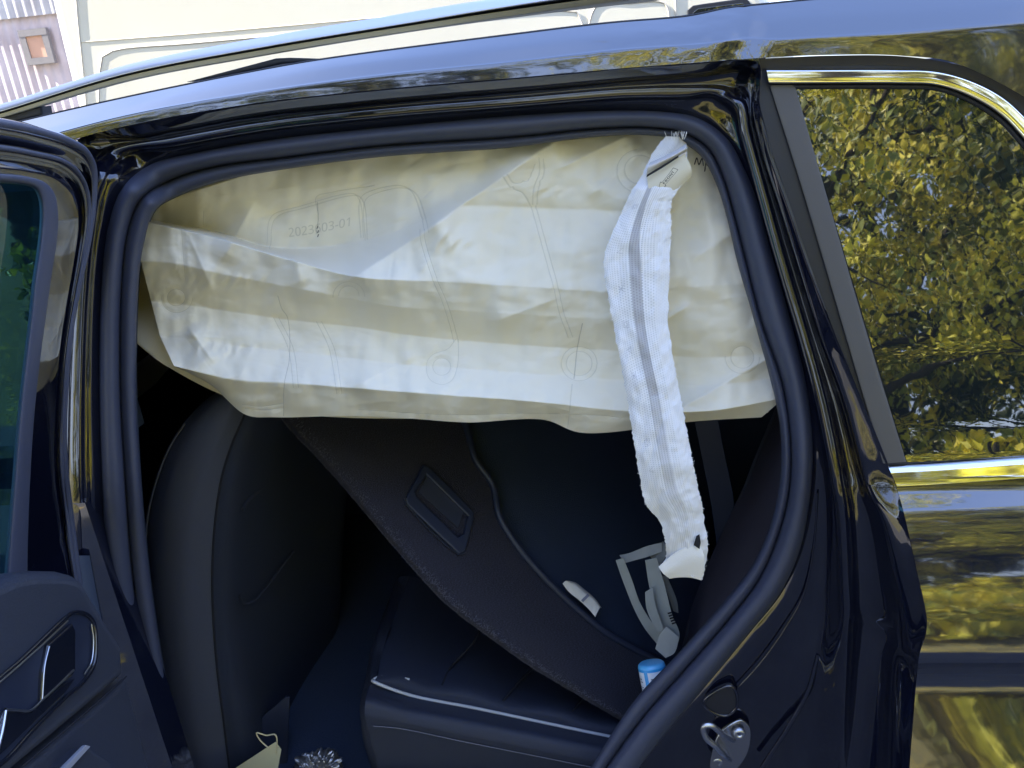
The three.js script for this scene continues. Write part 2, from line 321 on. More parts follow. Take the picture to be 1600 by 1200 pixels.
// ------------------------------------------------------------------ autumn trees across the yard, behind the photographer
{
  const bark = std('tree bark', C(0.07, 0.055, 0.045), 0.95, { bumpMap: fuzz, bumpScale: 0.01 });
  const lg = (() => { // one leaf, folded along its midrib
    const g = new THREE.BufferGeometry(), L = 1, W = 0.29;
    const p = [0, 0, 0, -W, L * 0.45, 0.12, 0, L * 0.5, 0, W, L * 0.45, 0.12, 0, L, -0.1];
    g.setAttribute('position', new THREE.Float32BufferAttribute(p, 3)); g.setAttribute('uv', new THREE.Float32BufferAttribute([0.5, 0, 0, 0.5, 0.5, 0.5, 1, 0.5, 0.5, 1], 2));
    g.setIndex([0, 2, 1, 0, 3, 2, 1, 2, 4, 2, 3, 4]); g.computeVertexNormals(); return g;
  })();
  const leafMat = phy('autumn leaf', C(1, 1, 1), 0.75, { transmission: 0.5, thickness: 0, side: THREE.DoubleSide });
  const palettes = [[[0.80, 0.72, 0.035], [0.3, 0.34, 0.04], [0.7, 0.66, 0.05], [0.9, 0.76, 0.06]], [[0.10, 0.14, 0.03], [0.2, 0.22, 0.04], [0.42, 0.36, 0.05], [0.07, 0.10, 0.025]], [[0.76, 0.70, 0.045], [0.42, 0.46, 0.05], [0.08, 0.12, 0.025], [0.9, 0.76, 0.06]]];
  const tree = (name, label, x, z, h, r, low, pal, count, leaf) => {
    const t = thing(name, label, 'tree', [x, 0, z]); t.userData.group = undefined; delete t.userData.group;
    const parts = [], ends = [], lean = (rnd() - 0.5) * 0.5;
    const limb = (a, b, r0, r1, bend) => {
      const m = a.clone().lerp(b, 0.5).add(V((rnd() - 0.5) * bend, (rnd() - 0.2) * bend, (rnd() - 0.5) * bend)), c = new THREE.CatmullRomCurve3([a, m, b]);
      const g = new THREE.TubeGeometry(c, 8, 1, 7), p = g.attributes.position, q = V(0, 0, 0);
      for (let i = 0; i < p.count; i++) { const k = Math.floor(i / 8) / 8, o = c.getPoint(k); q.fromBufferAttribute(p, i).sub(o).multiplyScalar(lerp(r0, r1, k)).add(o); p.setXYZ(i, q.x, q.y, q.z); }
      parts.push(g); return c;
    };
    const top = V(lean, h * 0.8, (rnd() - 0.5) * 0.5), tc = limb(V(0, -0.1, 0), top, 0.14 + h * 0.012, 0.05, 0.4);
    for (let i = 0; i < 16; i++) {
      const k = lerp(low / h + 0.04, 0.95, i / 15), a = tc.getPoint(Math.min(1, k)), an = i * 2.4 + rnd(), l = r * (0.6 + 0.5 * rnd()) * Math.sin(Math.PI * lerp(0.3, 0.85, i / 15));
      const b = a.clone().add(V(Math.cos(an) * l, l * (0.15 + 0.5 * rnd()), Math.sin(an) * l));
      const bc = limb(a, b, 0.05, 0.012, 0.5); ends.push(b);
      for (let j = 0; j < 3; j++) { const s = bc.getPoint(0.4 + 0.25 * j), e = s.clone().add(V(rnd() - 0.5, rnd() - 0.35, rnd() - 0.5).multiplyScalar(1.5)); limb(s, e, 0.018, 0.005, 0.2); ends.push(e); }
    }
    mesh('trunk', mergeGeometries(parts), bark, t);
    const im = new THREE.InstancedMesh(lg, leafMat, count); im.name = 'crown'; im.userData.kind = 'stuff'; im.castShadow = im.receiveShadow = true;
    const m = new THREE.Matrix4(), q = new THREE.Quaternion(), e = new THREE.Euler(), c = new THREE.Color();
    const clumps = []; for (const b of ends) for (let k = 0; k < 5; k++) clumps.push(b.clone().add(V(rnd() - 0.5, rnd() - 0.5, rnd() - 0.5).multiplyScalar(1.3)));
    for (let i = 0; i < count; i++) {
      const ci = Math.floor(rnd() * clumps.length), o = clumps[ci], w = 0.32;
      const p = V(o.x + w * (rnd() + rnd() - 1), o.y + w * 0.7 * (rnd() + rnd() - 1), o.z + w * (rnd() + rnd() - 1));
      e.set(rnd() * 2.2 - 0.6, rnd() * 6.28, rnd() * 1.6 - 0.8); q.setFromEuler(e);
      const s = leaf * (0.6 + 0.8 * rnd()); m.compose(p, q, V(s, s, s)); im.setMatrixAt(i, m);
      const f = palettes[pal][rnd() < 0.6 ? (ci * 7919 + 13) % 4 : Math.floor(rnd() * 4)], v = (0.75 + 0.45 * rnd()) * (0.7 + 0.5 * ((ci * 37) % 11) / 10); im.setColorAt(i, c.setRGB(f[0] * v, f[1] * v, f[2] * v));  // clump tones put lit and dark leaf groups into the colour
    }
    t.add(im); return t;
  };
  tree('autumn_tree', 'yellow leaved tree straight behind the photographer, seen reflected in the car', 1.6, 5.6, 6.4, 2.2, 0.7, 0, 36000, 0.065);
  tree('autumn_tree_001', 'yellow and green tree reflected in the quarter window', 4.4, 6.4, 7.2, 2.4, 0.6, 2, 40000, 0.062);
  tree('autumn_tree_002', 'tall dark green tree behind the yellow ones, reflected in the glass', 3.2, 8.6, 8.4, 3.0, 0.3, 1, 30000, 0.13);
  tree('autumn_tree_003', 'green tree to the left behind the photographer', -2.6, 7.4, 6.6, 2.4, 0.8, 1, 14000, 0.12);
  tree('autumn_tree_004', 'orange yellow tree far left behind the photographer', -6.2, 6.6, 6.2, 2.3, 0.8, 0, 12000, 0.12);
  tree('autumn_tree_005', 'green and yellow tree at the rear end of the yard', 7.6, 5.0, 6.8, 2.4, 0.6, 2, 16000, 0.11);
  tree('autumn_tree_006', 'tall green tree at the far corner of the yard', 8.4, 9.2, 8.6, 3, 0.8, 1, 12000, 0.14);
  tree('autumn_tree_007', 'dark green broad tree behind the yellow trees at the rear of the yard', 6.0, 9.0, 7.6, 3.0, 0.3, 1, 30000, 0.13);
  // unseen tree added ahead of the car so its dense crown shades it
  {
    const x = -5.2, z = 0.85, t = thing('added_shade_tree', 'tall dense unseen tree added ahead of the car to shade it', 'tree', [x, 0, z]);
    mesh('trunk', mergeGeometries([tube([V(0, -0.1, 0), V(0.1, 1.6, 0.05), V(0, 3.2, 0), V(0.1, 6, 0)], 0.16, 20, 9), tube([V(0.05, 2.6, 0), V(0.9, 3.9, 0.4), V(1.5, 5, 0.6)], 0.06, 12, 7), tube([V(0.05, 3, 0), V(-0.9, 4.2, -0.4), V(-1.5, 5.2, 0.3)], 0.06, 12, 7), tube([V(0.05, 3.3, 0), V(0.2, 4.4, -0.9), V(0, 5.2, -1.5)], 0.06, 12, 7)]), bark, t);
    const n = 46000, im = new THREE.InstancedMesh(lg, leafMat, n); im.name = 'crown'; im.userData.kind = 'stuff'; im.castShadow = im.receiveShadow = true;
    const m = new THREE.Matrix4(), q = new THREE.Quaternion(), e = new THREE.Euler(), c = new THREE.Color();
    for (let i = 0; i < n; i++) {
      const a = rnd() * 6.28, cz = 2 * rnd() - 1, sr = Math.sqrt(1 - cz * cz), d = Math.cbrt(rnd()) * (1 + 0.3 * fbm(Math.cos(a) * sr * 2.2, cz * 2.2, Math.sin(a) * sr * 2.2));
      const p = V(Math.cos(a) * sr * 2.6 * d, 5.2 + cz * 2.5 * d, Math.sin(a) * sr * 2.35 * d);
      e.set(rnd() * 2.2 - 0.6, rnd() * 6.28, rnd() * 1.6 - 0.8); q.setFromEuler(e); const s = 0.17 * (0.6 + 0.8 * rnd()); m.compose(p, q, V(s, s, s)); im.setMatrixAt(i, m);
      const f = palettes[i % 3 ? 1 : 2][Math.floor(rnd() * 4)], v = 0.8 + 0.4 * rnd(); im.setColorAt(i, c.setRGB(f[0] * v, f[1] * v, f[2] * v));
    }
    t.add(im);
  }
  // low bushes between the trunks
  const bush = (name, label, x, z, w, h, pal, count) => {
    const t = thing(name, label, 'bush', [x, 0, z]), parts = [];
    for (let i = 0; i < 14; i++) { const a = rnd() * 6.28, l = w * 0.7 * rnd(); parts.push(tube([V(0, -0.05, 0), V(Math.cos(a) * l * 0.4, h * 0.5, Math.sin(a) * l * 0.4), V(Math.cos(a) * l, h * 0.9, Math.sin(a) * l)], 0.012, 6, 5)); }
    mesh('stem', mergeGeometries(parts), bark, t);
    const im = new THREE.InstancedMesh(lg, leafMat, count); im.name = 'foliage'; im.userData.kind = 'stuff'; im.castShadow = im.receiveShadow = true;
    const m = new THREE.Matrix4(), q = new THREE.Quaternion(), e = new THREE.Euler(), c = new THREE.Color();
    for (let i = 0; i < count; i++) {
      const a = rnd() * 6.28, el = rnd() * 1.57, d = Math.cbrt(0.25 + 0.75 * rnd()) * (0.85 + 0.3 * fbm(Math.cos(a) * 2 + x, el * 3, z)), p = V(Math.cos(a) * Math.cos(el) * w * d, Math.sin(el) * h * d + 0.05, Math.sin(a) * Math.cos(el) * w * d);
      e.set(rnd() * 2.2 - 0.6, rnd() * 6.28, rnd() * 1.6 - 0.8); q.setFromEuler(e); const s = 0.09 * (0.6 + 0.8 * rnd()); m.compose(p, q, V(s, s, s)); im.setMatrixAt(i, m);
      const f = palettes[pal][Math.floor(rnd() * 4)], v = 0.8 + 0.4 * rnd(); im.setColorAt(i, c.setRGB(f[0] * v, f[1] * v, f[2] * v));
    }
    t.add(im);
  };
  bush('leafy_bush', 'low yellow bush at the foot of the trees opposite the quarter panel', 2.6, 4.5, 1.2, 1.3, 0, 5000);
  bush('leafy_bush_001', 'low green bush between two tree trunks', 4.8, 4.6, 1.3, 1.4, 2, 5000);
  bush('leafy_bush_002', 'low green bush left behind the photographer', -1.2, 5.6, 1.3, 1.3, 1, 5000);
  bush('leafy_bush_004', 'bright yellow bush at the edge of the asphalt opposite the rear wheel', 3.7, 3.9, 1.0, 1.1, 0, 5000);
  bush('leafy_bush_005', 'yellow bush at the asphalt edge near the rear end of the car', 1.5, 4.0, 0.95, 1.0, 0, 4500);
  bush('leafy_bush_006', 'wide yellow bush at the rear end of the asphalt', 5.7, 4.0, 1.2, 1.2, 0, 5500);
  bush('leafy_bush_003', 'yellow bush opposite the opened door', -4.0, 5.2, 1.3, 1.4, 2, 5000);
}
// ------------------------------------------------------------------ the black car
const car = thing('black_car', 'black estate car with its rear side door open and side airbag hanging in the doorway', 'car');

// skin above the doors: roof flank from the gutter down to the door edge, with the crash dent over the rear pillar
const dent = (x, y) => 0.003 * Math.exp(-(((x - 1150) / 42) ** 2) - ((y - 78) / 40) ** 2) * Math.sin((x - 1120) / 17 + y / 30) - 0.005 * Math.exp(-(((x - 1165) / 26) ** 2) - ((y - 45) / 50) ** 2) + 0.0016 * Math.exp(-(((x - 1080) / 120) ** 2)) * fbm(x / 40, y / 15, 2, 3);
const rGut = [[-60, 214], [30, 191], [210, 150], [425, 107], [515, 92], [800, 55], [950, 37], [1075, 26], [1140, 13], [1190, 8], [1250, 2], [1420, -12], [1600, -25], [1750, -32], [2300, -40]];
const rMid = [[-60, 236], [35, 210], [206, 165], [415, 124], [550, 102], [800, 74], [960, 56], [1090, 45], [1150, 36], [1200, 32], [1260, 28], [1420, 18], [1600, 6], [1750, -2], [2300, 0]];
const rChar = [[-60, 246], [40, 222], [200, 181], [400, 145], [600, 118], [800, 98], [970, 79], [1100, 70], [1165, 62], [1210, 63], [1270, 60], [1410, 52], [1600, 37], [1750, 28], [2300, 60]];
const rLow = [[-60, 262], [45, 237], [200, 196], [400, 161], [600, 139], [800, 122], [980, 106], [1100, 97], [1165, 92], [1215, 89], [1290, 86], [1410, 87], [1500, 101], [1750, 250], [2300, 700]];
const aGut = -0.042, aMid = -0.014;
mesh('roof_flank', patch([{ p: rGut, o: [-0.036, -0.033, -0.029, -0.026, -0.026, -0.026] }, { p: rMid, o: [-0.016, -0.0145, -0.0125, -0.0115, -0.0115, -0.0115] }, { p: rChar.map(p => [p[0], p[1] - 3]), o: -0.0012 }, { p: rChar, o: 0.0015 }, { p: rLow, o: 0 }], 260, [12, 10, 4, 8], S, { disp: dent, thick: 0.003 }), M.paint, car);
// roof skin behind the gutter, slightly crowned towards the front
{
  const edge = []; const cg = curve(rGut);
  for (let i = 0; i <= 40; i++) edge.push(S(cg(i / 40).x, cg(i / 40).y, along([-0.036, -0.033, -0.029, -0.026, -0.026, -0.026], i / 40) - 0.002));
  const G = [];
  for (let j = 0; j <= 14; j++) G.push(edge.map(p => { const t = j / 14, k = Math.sin(Math.PI * t), f = sstep(0.2, -0.5, p.x); return V(p.x, p.y - 0.001 + 0.002 * f * 0 + k * 0.006 * f - (1 - f) * 0.01 * t, p.z - t * 1.06); }));
  mesh('roof_panel', gridGeo(G, { thick: 0.004, tdir: V(0, -1, 0) }), M.paint, car);
  mesh('roof_gutter', tube(edge.map(p => p.clone().add(V(0, 0.0005, -0.003))), 0.0024, 120, 6), M.blackRubber, car);
}
// roof rail
{
  const top = curve([[-80, 184], [0, 163], [200, 101], [400, 60], [600, 26], [750, 1], [900, -18], [1150, -50]]), low = curve([[-80, 208], [0, 186], [200, 127], [400, 89], [600, 56], [800, 27], [1015, 0], [1250, -25]]);
  const zr = -0.35, prof = (a, b) => { // closed section: rounded top, groove and lower lip
    const h = a.distanceTo(b), up = a.clone().sub(b).normalize();
    return [[0, 0.0], [0.1, 0.28], [0.25, 0.56], [0.4, 0.8], [0.54, 0.96], [0.60, 0.97], [0.62, 0.44], [0.70, 0.44], [0.72, 0.62], [0.97, 0.62], [1, 0.5], [1, -0.4], [0.5, -0.6], [0.1, -0.4], [0, 0]].map(([t, o]) => a.clone().addScaledVector(up, -t * h).add(V(0, 0, o * h * 0.62)));
  };
  const G1 = [], G2 = [], G3 = [];
  for (let i = 0; i <= 70; i++) {
    const u = i / 70, a = P(top(u).x, top(u).y, zr), b = P(low(u).x, low(u).y, zr), s = prof(a, b);
    G1.push(new THREE.CatmullRomCurve3(s.slice(0, 6)).getPoints(14)); G2.push([s[5], s[6], s[7], s[8]]); G3.push([s[8].clone().add(V(0, 0, 0.0005)), s[9], s[10], s[11], s[12], s[13], s[14]]);
  }
  const rail = mesh('roof_rail', gridGeo(G1), M.alu, car);
  mesh('rail_groove', gridGeo(G2), M.blackRubber, rail);
  mesh('rail_lip', gridGeo(G3), M.lipReflect, rail);
  // feet
  const foot = pts => mesh('rail_foot', plate(pts.map(p => P(p[0], p[1], zr + 0.003)), V(0, 0, 1), 0.03, 0.004), M.blackRubber, rail);
  foot([[290, 128], [430, 91], [452, 90], [520, 92], [440, 100], [340, 122]]);
  foot([[-10, 180], [38, 168], [64, 166], [66, 180], [0, 196]]);
}

// jamb and seal: matching stations round the opening, from the foot of the front pillar over the top to the sill at the rear
const sealO = [[212, 1240], [186, 1060], [166, 900], [158, 750], [154, 600], [157, 450], [168, 352], [190, 293], [233, 257], [310, 237], [450, 214], [600, 198], [800, 180], [950, 172], [1040, 174], [1092, 184], [1136, 216], [1164, 264], [1186, 320], [1206, 395], [1236, 500], [1260, 600], [1270, 690], [1267, 770], [1250, 860], [1220, 926], [1168, 992], [1100, 1076], [1042, 1145], [975, 1230]];
const sealG = [[262, 1240], [232, 1060], [208, 900], [196, 750], [188, 600], [190, 450], [200, 362], [220, 312], [262, 284], [330, 262], [450, 246], [600, 228], [800, 215], [940, 201], [1020, 200], [1070, 209], [1106, 232], [1130, 280], [1146, 335], [1164, 405], [1188, 500], [1222, 600], [1235, 690], [1233, 765], [1216, 835], [1186, 904], [1138, 968], [1068, 1048], [1000, 1126], [925, 1230]];
const sealI = [[292, 1240], [258, 1060], [234, 900], [220, 750], [213, 600], [216, 450], [224, 385], [243, 328], [280, 305], [345, 282], [470, 260], [610, 243], [800, 230], [935, 213], [1015, 211], [1060, 219], [1096, 245], [1120, 290], [1136, 342], [1152, 410], [1178, 500], [1206, 600], [1220, 675], [1219, 750], [1206, 815], [1176, 884], [1128, 945], [1060, 1022], [990, 1098], [905, 1230]];
const edgeK = [[60, 1240], [62, 1060], [66, 900], [72, 750], [80, 600], [92, 450], [98, 360], [101, 268], [122, 218], [200, 196], [400, 161], [600, 139], [800, 122], [980, 106], [1100, 97], [1160, 93], [1186, 100], [1187, 160], [1204, 232], [1236, 325], [1266, 415], [1302, 515], [1345, 620], [1394, 742], [1412, 800], [1430, 880], [1448, 966], [1447, 990], [1437, 1022], [1418, 1240]];
const foldK = edgeK.map((p, i) => i < 9 ? [p[0] + 6, p[1]] : i < 15 ? [p[0] + 2, p[1] + 16] : [p[0] - [3, 9, 14, 17, 20, 22, 26, 30, 44, 40, 40, 42, 42, 40, 32][i - 15] * 0.9, p[1] + [12, 10, 6, 4, 4, 4, 6, 8, 14, 8, 6, 8, 8, 4, 0][i - 15]]);
const ribA = [...Array(9)].map((_, i) => [lerp(edgeK[i][0], sealO[i][0], 0.45), lerp(edgeK[i][1], sealO[i][1], 0.5)])
  .concat([[270, 216], [420, 190], [600, 170], [800, 154], [970, 140], [1070, 138], [1130, 142], [1162, 160], [1172, 205], [1188, 262], [1212, 350], [1238, 440], [1268, 540], [1294, 640], [1314, 745], [1322, 800], [1326, 880], [1328, 965], [1326, 1000], [1324, 1050], [1312, 1240]]);
const ribB = ribA.map((p, i) => i < 9 ? [lerp(edgeK[i][0], sealO[i][0], 0.62), p[1] + 4] : i < 15 ? [p[0], p[1] + 12] : [p[0] - 14, p[1] + 5]);
const chan = ribB.map((p, i) => i < 9 ? [lerp(edgeK[i][0], sealO[i][0], 0.85), p[1]] : i < 15 ? [p[0], lerp(p[1], sealO[i][1], 0.55)] : [lerp(p[0], sealO[i][0], 0.5), lerp(p[1], sealO[i][1], 0.5)]);
const nA = (left, top, right) => [...Array(30)].map((_, i) => i < 8 ? left : i < 16 ? top : right);
{
  const rows = [
    { p: edgeK, o: nA(0, -0.002, -0.002), h: nA(0, 0, 1) },
    { p: edgeK.map((p, i) => [lerp(p[0], foldK[i][0], 0.25), lerp(p[1], foldK[i][1], 0.25)]), o: nA(0, -0.006, -0.007), h: nA(0, 0, 0.95) },
    { p: foldK, o: nA(-0.004, -0.022, -0.02), h: nA(0, 0, 0.75) },
    { p: ribA.map((p, i) => [lerp(p[0], foldK[i][0], 0.75), lerp(p[1], foldK[i][1], 0.75)]), o: nA(-0.006, -0.034, -0.045), h: nA(0, 0, 0.5) },
    { p: ribA.map((p, i) => [lerp(p[0], foldK[i][0], 0.25), lerp(p[1], foldK[i][1], 0.25)]), o: nA(-0.008, -0.042, -0.048), h: nA(0, 0, 0.25) },
    { p: ribA, o: nA(-0.003, -0.038, -0.026), h: nA(0, 0, 0.1) },
    { p: ribB, o: nA(-0.004, -0.042, -0.029), h: nA(0, 0, 0.05) },
    { p: ribB.map((p, i) => [lerp(p[0], chan[i][0], 0.4), lerp(p[1], chan[i][1], 0.4)]), o: nA(-0.012, -0.056, -0.062), h: 0 },
    { p: chan, o: nA(-0.018, -0.062, -0.072), h: 0 },
    { p: sealO.map((p, i) => [lerp(p[0], chan[i][0], 0.12), lerp(p[1], chan[i][1], 0.12)]), o: nA(-0.03, -0.07, -0.078), h: 0 },
    { p: sealO.map((p, i) => [lerp(p[0], sealG[i][0], 0.5), lerp(p[1], sealG[i][1], 0.5)]), o: nA(-0.05, -0.09, -0.1), h: 0 },
  ];
  mesh('door_jamb', patch(rows, 320, 4, S, { disp: (x, y) => 0.0006 * fbm(x / 35, y / 60, 4, 2) }), M.jamb, car);
  // the seal: fat outer bulb, groove, inner lip
  const mixP = (A, B, t) => A.map((p, i) => [lerp(p[0], B[i][0], t), lerp(p[1], B[i][1], t)]);
  const sR = [
    { p: mixP(sealO, sealG, 0.0), o: nA(-0.052, -0.09, -0.096) }, { p: mixP(sealO, sealG, 0.04), o: nA(-0.034, -0.072, -0.076) },
    { p: mixP(sealO, sealG, 0.3), o: nA(-0.022, -0.06, -0.062) }, { p: mixP(sealO, sealG, 0.65), o: nA(-0.026, -0.064, -0.066) },
    { p: mixP(sealO, sealG, 0.9), o: nA(-0.04, -0.08, -0.082) }, { p: mixP(sealO, sealG, 0.99), o: nA(-0.056, -0.096, -0.1) },
    { p: mixP(sealG, sealI, 0.08), o: nA(-0.048, -0.088, -0.09) }, { p: mixP(sealG, sealI, 0.5), o: nA(-0.044, -0.084, -0.086) },
    { p: mixP(sealG, sealI, 0.95), o: nA(-0.056, -0.094, -0.098) }, { p: mixP(sealG, sealI, 1.0), o: nA(-0.085, -0.12, -0.125) },
  ].map(r => ({ ...r, h: 0 }));
  mesh('door_seal', patch(sR, 300, 4, S), M.rubber, car);
  // inner trim of the pillars behind the seal
  mesh('pillar_trim', patch([{ p: mixP(sealG, sealI, 0.8), o: nA(-0.07, -0.11, -0.115), h: 0 }, { p: mixP(sealG, sealI, 1.05), o: nA(-0.16, -0.14, -0.16), h: 0 }, { p: mixP(sealG, sealI, 1.0), o: nA(-0.26, -0.2, -0.26), h: 0 }], 160, 3, S), M.cabin, car);
}
mesh('added_dark_cover', patch([{ p: [[70, 868], [88, 960], [120, 1060], [150, 1300]], o: 0.004, h: 0 }, { p: [[128, 868], [146, 960], [170, 1060], [222, 1300]], o: 0.004, h: 0 }, { p: [[156, 868], [172, 960], [190, 1060], [246, 1300]], o: -0.028, h: 0 }], 30, 4, S), M.cabin, car);  // dark sheet added to hide the ground reflection in the jamb
// jamb details by the striker: pressed lines and the latch hole
{
  const J = (px, py, o) => S(px, py, o, 0);
  mesh('flange_line', tube([J(1277, 770, -0.069), J(1272, 850, -0.068), J(1255, 930, -0.067), J(1225, 985, -0.066), J(1185, 1040, -0.066), J(1120, 1108, -0.068)], 0.0016, 50, 6), M.jamb, car);
  mesh('jamb_seam', tube([J(1279, 1022, -0.057), J(1262, 1080, -0.054), J(1232, 1135, -0.052), J(1190, 1200, -0.05)], 0.004, 50, 8), M.jamb, car);
  const hole = [[1100, 1098], [1118, 1080], [1142, 1072], [1150, 1082], [1150, 1106], [1134, 1118], [1112, 1112]].map(p => J(p[0], p[1], -0.062));
  mesh('latch_hole_patch', plate(hole, V(0, 0, 1), 0.01, 0.003, [], 40), M.seam, car);  // dark plate drawn for the shade inside the hole
  mesh('jamb_plug', tube(hole, 0.003, 60, 6, true), M.jamb, car);
  // striker: plate, bent loop, two screws
  const st = new THREE.Group(); st.name = 'door_striker'; car.add(st);
  const pl = [[1122, 1150], [1140, 1136], [1160, 1130], [1173, 1140], [1174, 1162], [1164, 1186], [1140, 1206], [1116, 1210], [1108, 1196], [1112, 1174]].map(p => J(p[0], p[1], -0.052));
  mesh('striker_plate', plate(pl, V(0.1, 0.1, 1), 0.006, 0.002, [], 60), std('dark zinc plate', C(0.42, 0.42, 0.44), 0.22, { metalness: 1, bumpMap: fuzz, bumpScale: 0.0003 }), st);
  const o = 0.034, L = (px, py, dz) => J(px, py, -0.052 + dz);
  mesh('striker_loop', tube([L(1140, 1186, 0.0), L(1132, 1180, 0.018), L(1118, 1166, 0.03), L(1104, 1154, o), L(1099, 1142, o), L(1101, 1134, o), L(1110, 1133, o), L(1124, 1143, 0.028), L(1138, 1152, 0.012), L(1146, 1156, 0)], 0.0052, 70, 10), M.steel, st);
  for (const [x, y] of [[1155, 1146], [1120, 1190]]) {
    const c = J(x, y, -0.05), g = new THREE.LatheGeometry([[0.0035, 0.0015], [0.0045, 0.004], [0.0085, 0.004], [0.0105, 0.001], [0.0108, -0.002]].map(p => new THREE.Vector2(...p)), 24);
    g.rotateX(Math.PI / 2); g.translate(c.x, c.y, c.z); const s = mesh('screw', g, M.steel, st);
  }
}
// rear quarter: skin below the belt
{
  const ek = [[1396, 748], [1405, 775], [1412, 800], [1430, 880], [1448, 966], [1447, 990], [1437, 1022], [1428, 1110], [1418, 1240], [1416, 1330]];
  const er = [[2300, 698], [2300, 728], [2300, 752], [2300, 868], [2300, 968], [2300, 992], [2300, 1022], [2300, 1110], [2300, 1240], [2300, 1330]];
  const cl = curve(ek), cr = curve(er), G = [], nv = 120, nu = 60;
  for (let j = 0; j <= nv; j++) { const a = cl(j / nv), b = cr(j / nv), r = []; for (let i = 0; i <= nu; i++) { const u = i / nu, s = S(lerp(a.x, b.x, u), lerp(a.y, b.y, u), 0); s.z += 0.03 * sstep(0.74, 0.4, s.y) * sstep(0.25, 0.75, s.x) - 0.0; r.push(s); } G.push(r); }
  mesh('quarter_panel', gridGeo(G, { thick: 0.003 }), M.paint, car);
}
mesh('rear_pillar', patch([{ p: [[1640, 150], [1760, 246], [1900, 360], [2300, 690]], o: -0.012 }, { p: [[1660, 690], [1780, 700], [1950, 710], [2300, 716]], o: -0.014 }], 30, 30, S, { thick: 0.003 }), M.surround, car);
// quarter window: black surround, pane, pillar strip and bright trim
{
  const w = new THREE.Group(); w.name = 'quarter_window'; car.add(w);
  mesh('window_surround', patch([{ p: [[1186, 92], [1290, 87], [1410, 88], [1500, 102], [1570, 127], [1850, 330]], o: -0.002 }, { p: [[1190, 112], [1290, 104], [1410, 105], [1500, 118], [1560, 140], [1850, 380]], o: -0.009 }, ...[[1188, 160, 195], [1206, 232, 260], [1238, 325, 345], [1268, 415, 430], [1304, 515, 525], [1347, 620, 625]].map(([x, y, y2]) => ({ p: [0, 0.13, 0.3, 0.47, 0.68, 1].map(k => [lerp(x - 2, 1850, k), Math.max(y, lerp(y, y2, k)) + (k > 0.6 ? (k - 0.6) * 2.5 * Math.max(0, 400 - y) : 0)]), o: -0.009 })), { p: [[1398, 764], [1450, 762], [1520, 758], [1600, 752], [1700, 744], [1850, 735]], o: -0.009 }], 60, [6, 6, 6, 6, 6, 6, 6, 8], S, { thick: 0.004, round: false }), M.surround, w);
  const tp = [[1241, 134], [1330, 133], [1420, 134], [1480, 138], [1545, 164], [1620, 222], [1700, 320], [1850, 520]];
  mesh('window_pane', patch([{ p: tp, o: -0.0075 }, { p: [[1417, 722], [1470, 720], [1530, 717], [1590, 714], [1650, 710], [1720, 706], [1790, 702], [1850, 700]], o: -0.0075 }], 60, 60, S, { thick: 0.003 }), M.glass, w);
  mesh('pillar_strip', patch([{ p: [[1203, 133], [1255, 300], [1320, 520], [1380, 724]], o: -0.0065 }, { p: [[1206, 133], [1258, 300], [1323, 520], [1383, 724]], o: -0.004 }, { p: [[1238, 133], [1286, 300], [1350, 520], [1412, 722]], o: -0.004 }, { p: [[1242, 133], [1290, 300], [1354, 520], [1416, 722]], o: -0.0065 }], 50, 3, S), M.plasticGrey, w);
  const ct = [[1197, 0], [1260, 0], [1400, 0], [1465, 3], [1520, 18], [1570, 44], [1620, 90], [1720, 190]], rr = [106, 106, 106, 106, 112, 122, 140, 190], off = k => ct.map((p, i) => [p[0] + (i > 3 ? -k * 0.25 * (i - 3) / 2 : 0) + (i === 0 ? k * 0.2 : 0), 106 + p[1] + k * (i > 3 ? 1 + 0.12 * (i - 3) : 1)]);
  mesh('chrome_trim', patch([{ p: off(0), o: -0.008 }, { p: off(1), o: -0.001 }, { p: off(3.5), o: 0.0045 }, { p: off(5), o: 0.0062 }, { p: off(8), o: 0.0058 }, { p: off(15), o: 0.0042 }, { p: off(23.5), o: 0.0022 }, { p: off(25), o: -0.007 }], 90, 4, S), M.chrome, w);
  mesh('pane_rubber', patch([{ p: off(25), o: -0.0075 }, { p: off(28), o: -0.004 }, { p: off(33), o: -0.0065 }], 90, 3, S), M.blackRubber, w);
  const bl = t => [[1387 + 15 * t, 727 + 34 * t], [1450, 724 + 34.5 * t], [1520, 719 + 35 * t], [1600, 713 + 35 * t], [1720, 704 + 36 * t], [1850, 694 + 37 * t]];
  mesh('chrome_trim', patch([{ p: bl(0), o: -0.008 }, { p: bl(0.05), o: -0.002 }, { p: bl(0.28), o: 0.0055 }, { p: bl(0.34), o: 0.007 }, { p: bl(0.4), o: 0.0073 }, { p: bl(0.7), o: 0.0082 }, { p: bl(0.93), o: 0.0089 }, { p: bl(0.98), o: 0.0085 }, { p: bl(1), o: 0.002 }], 60, 4, S), M.chrome, w);
}

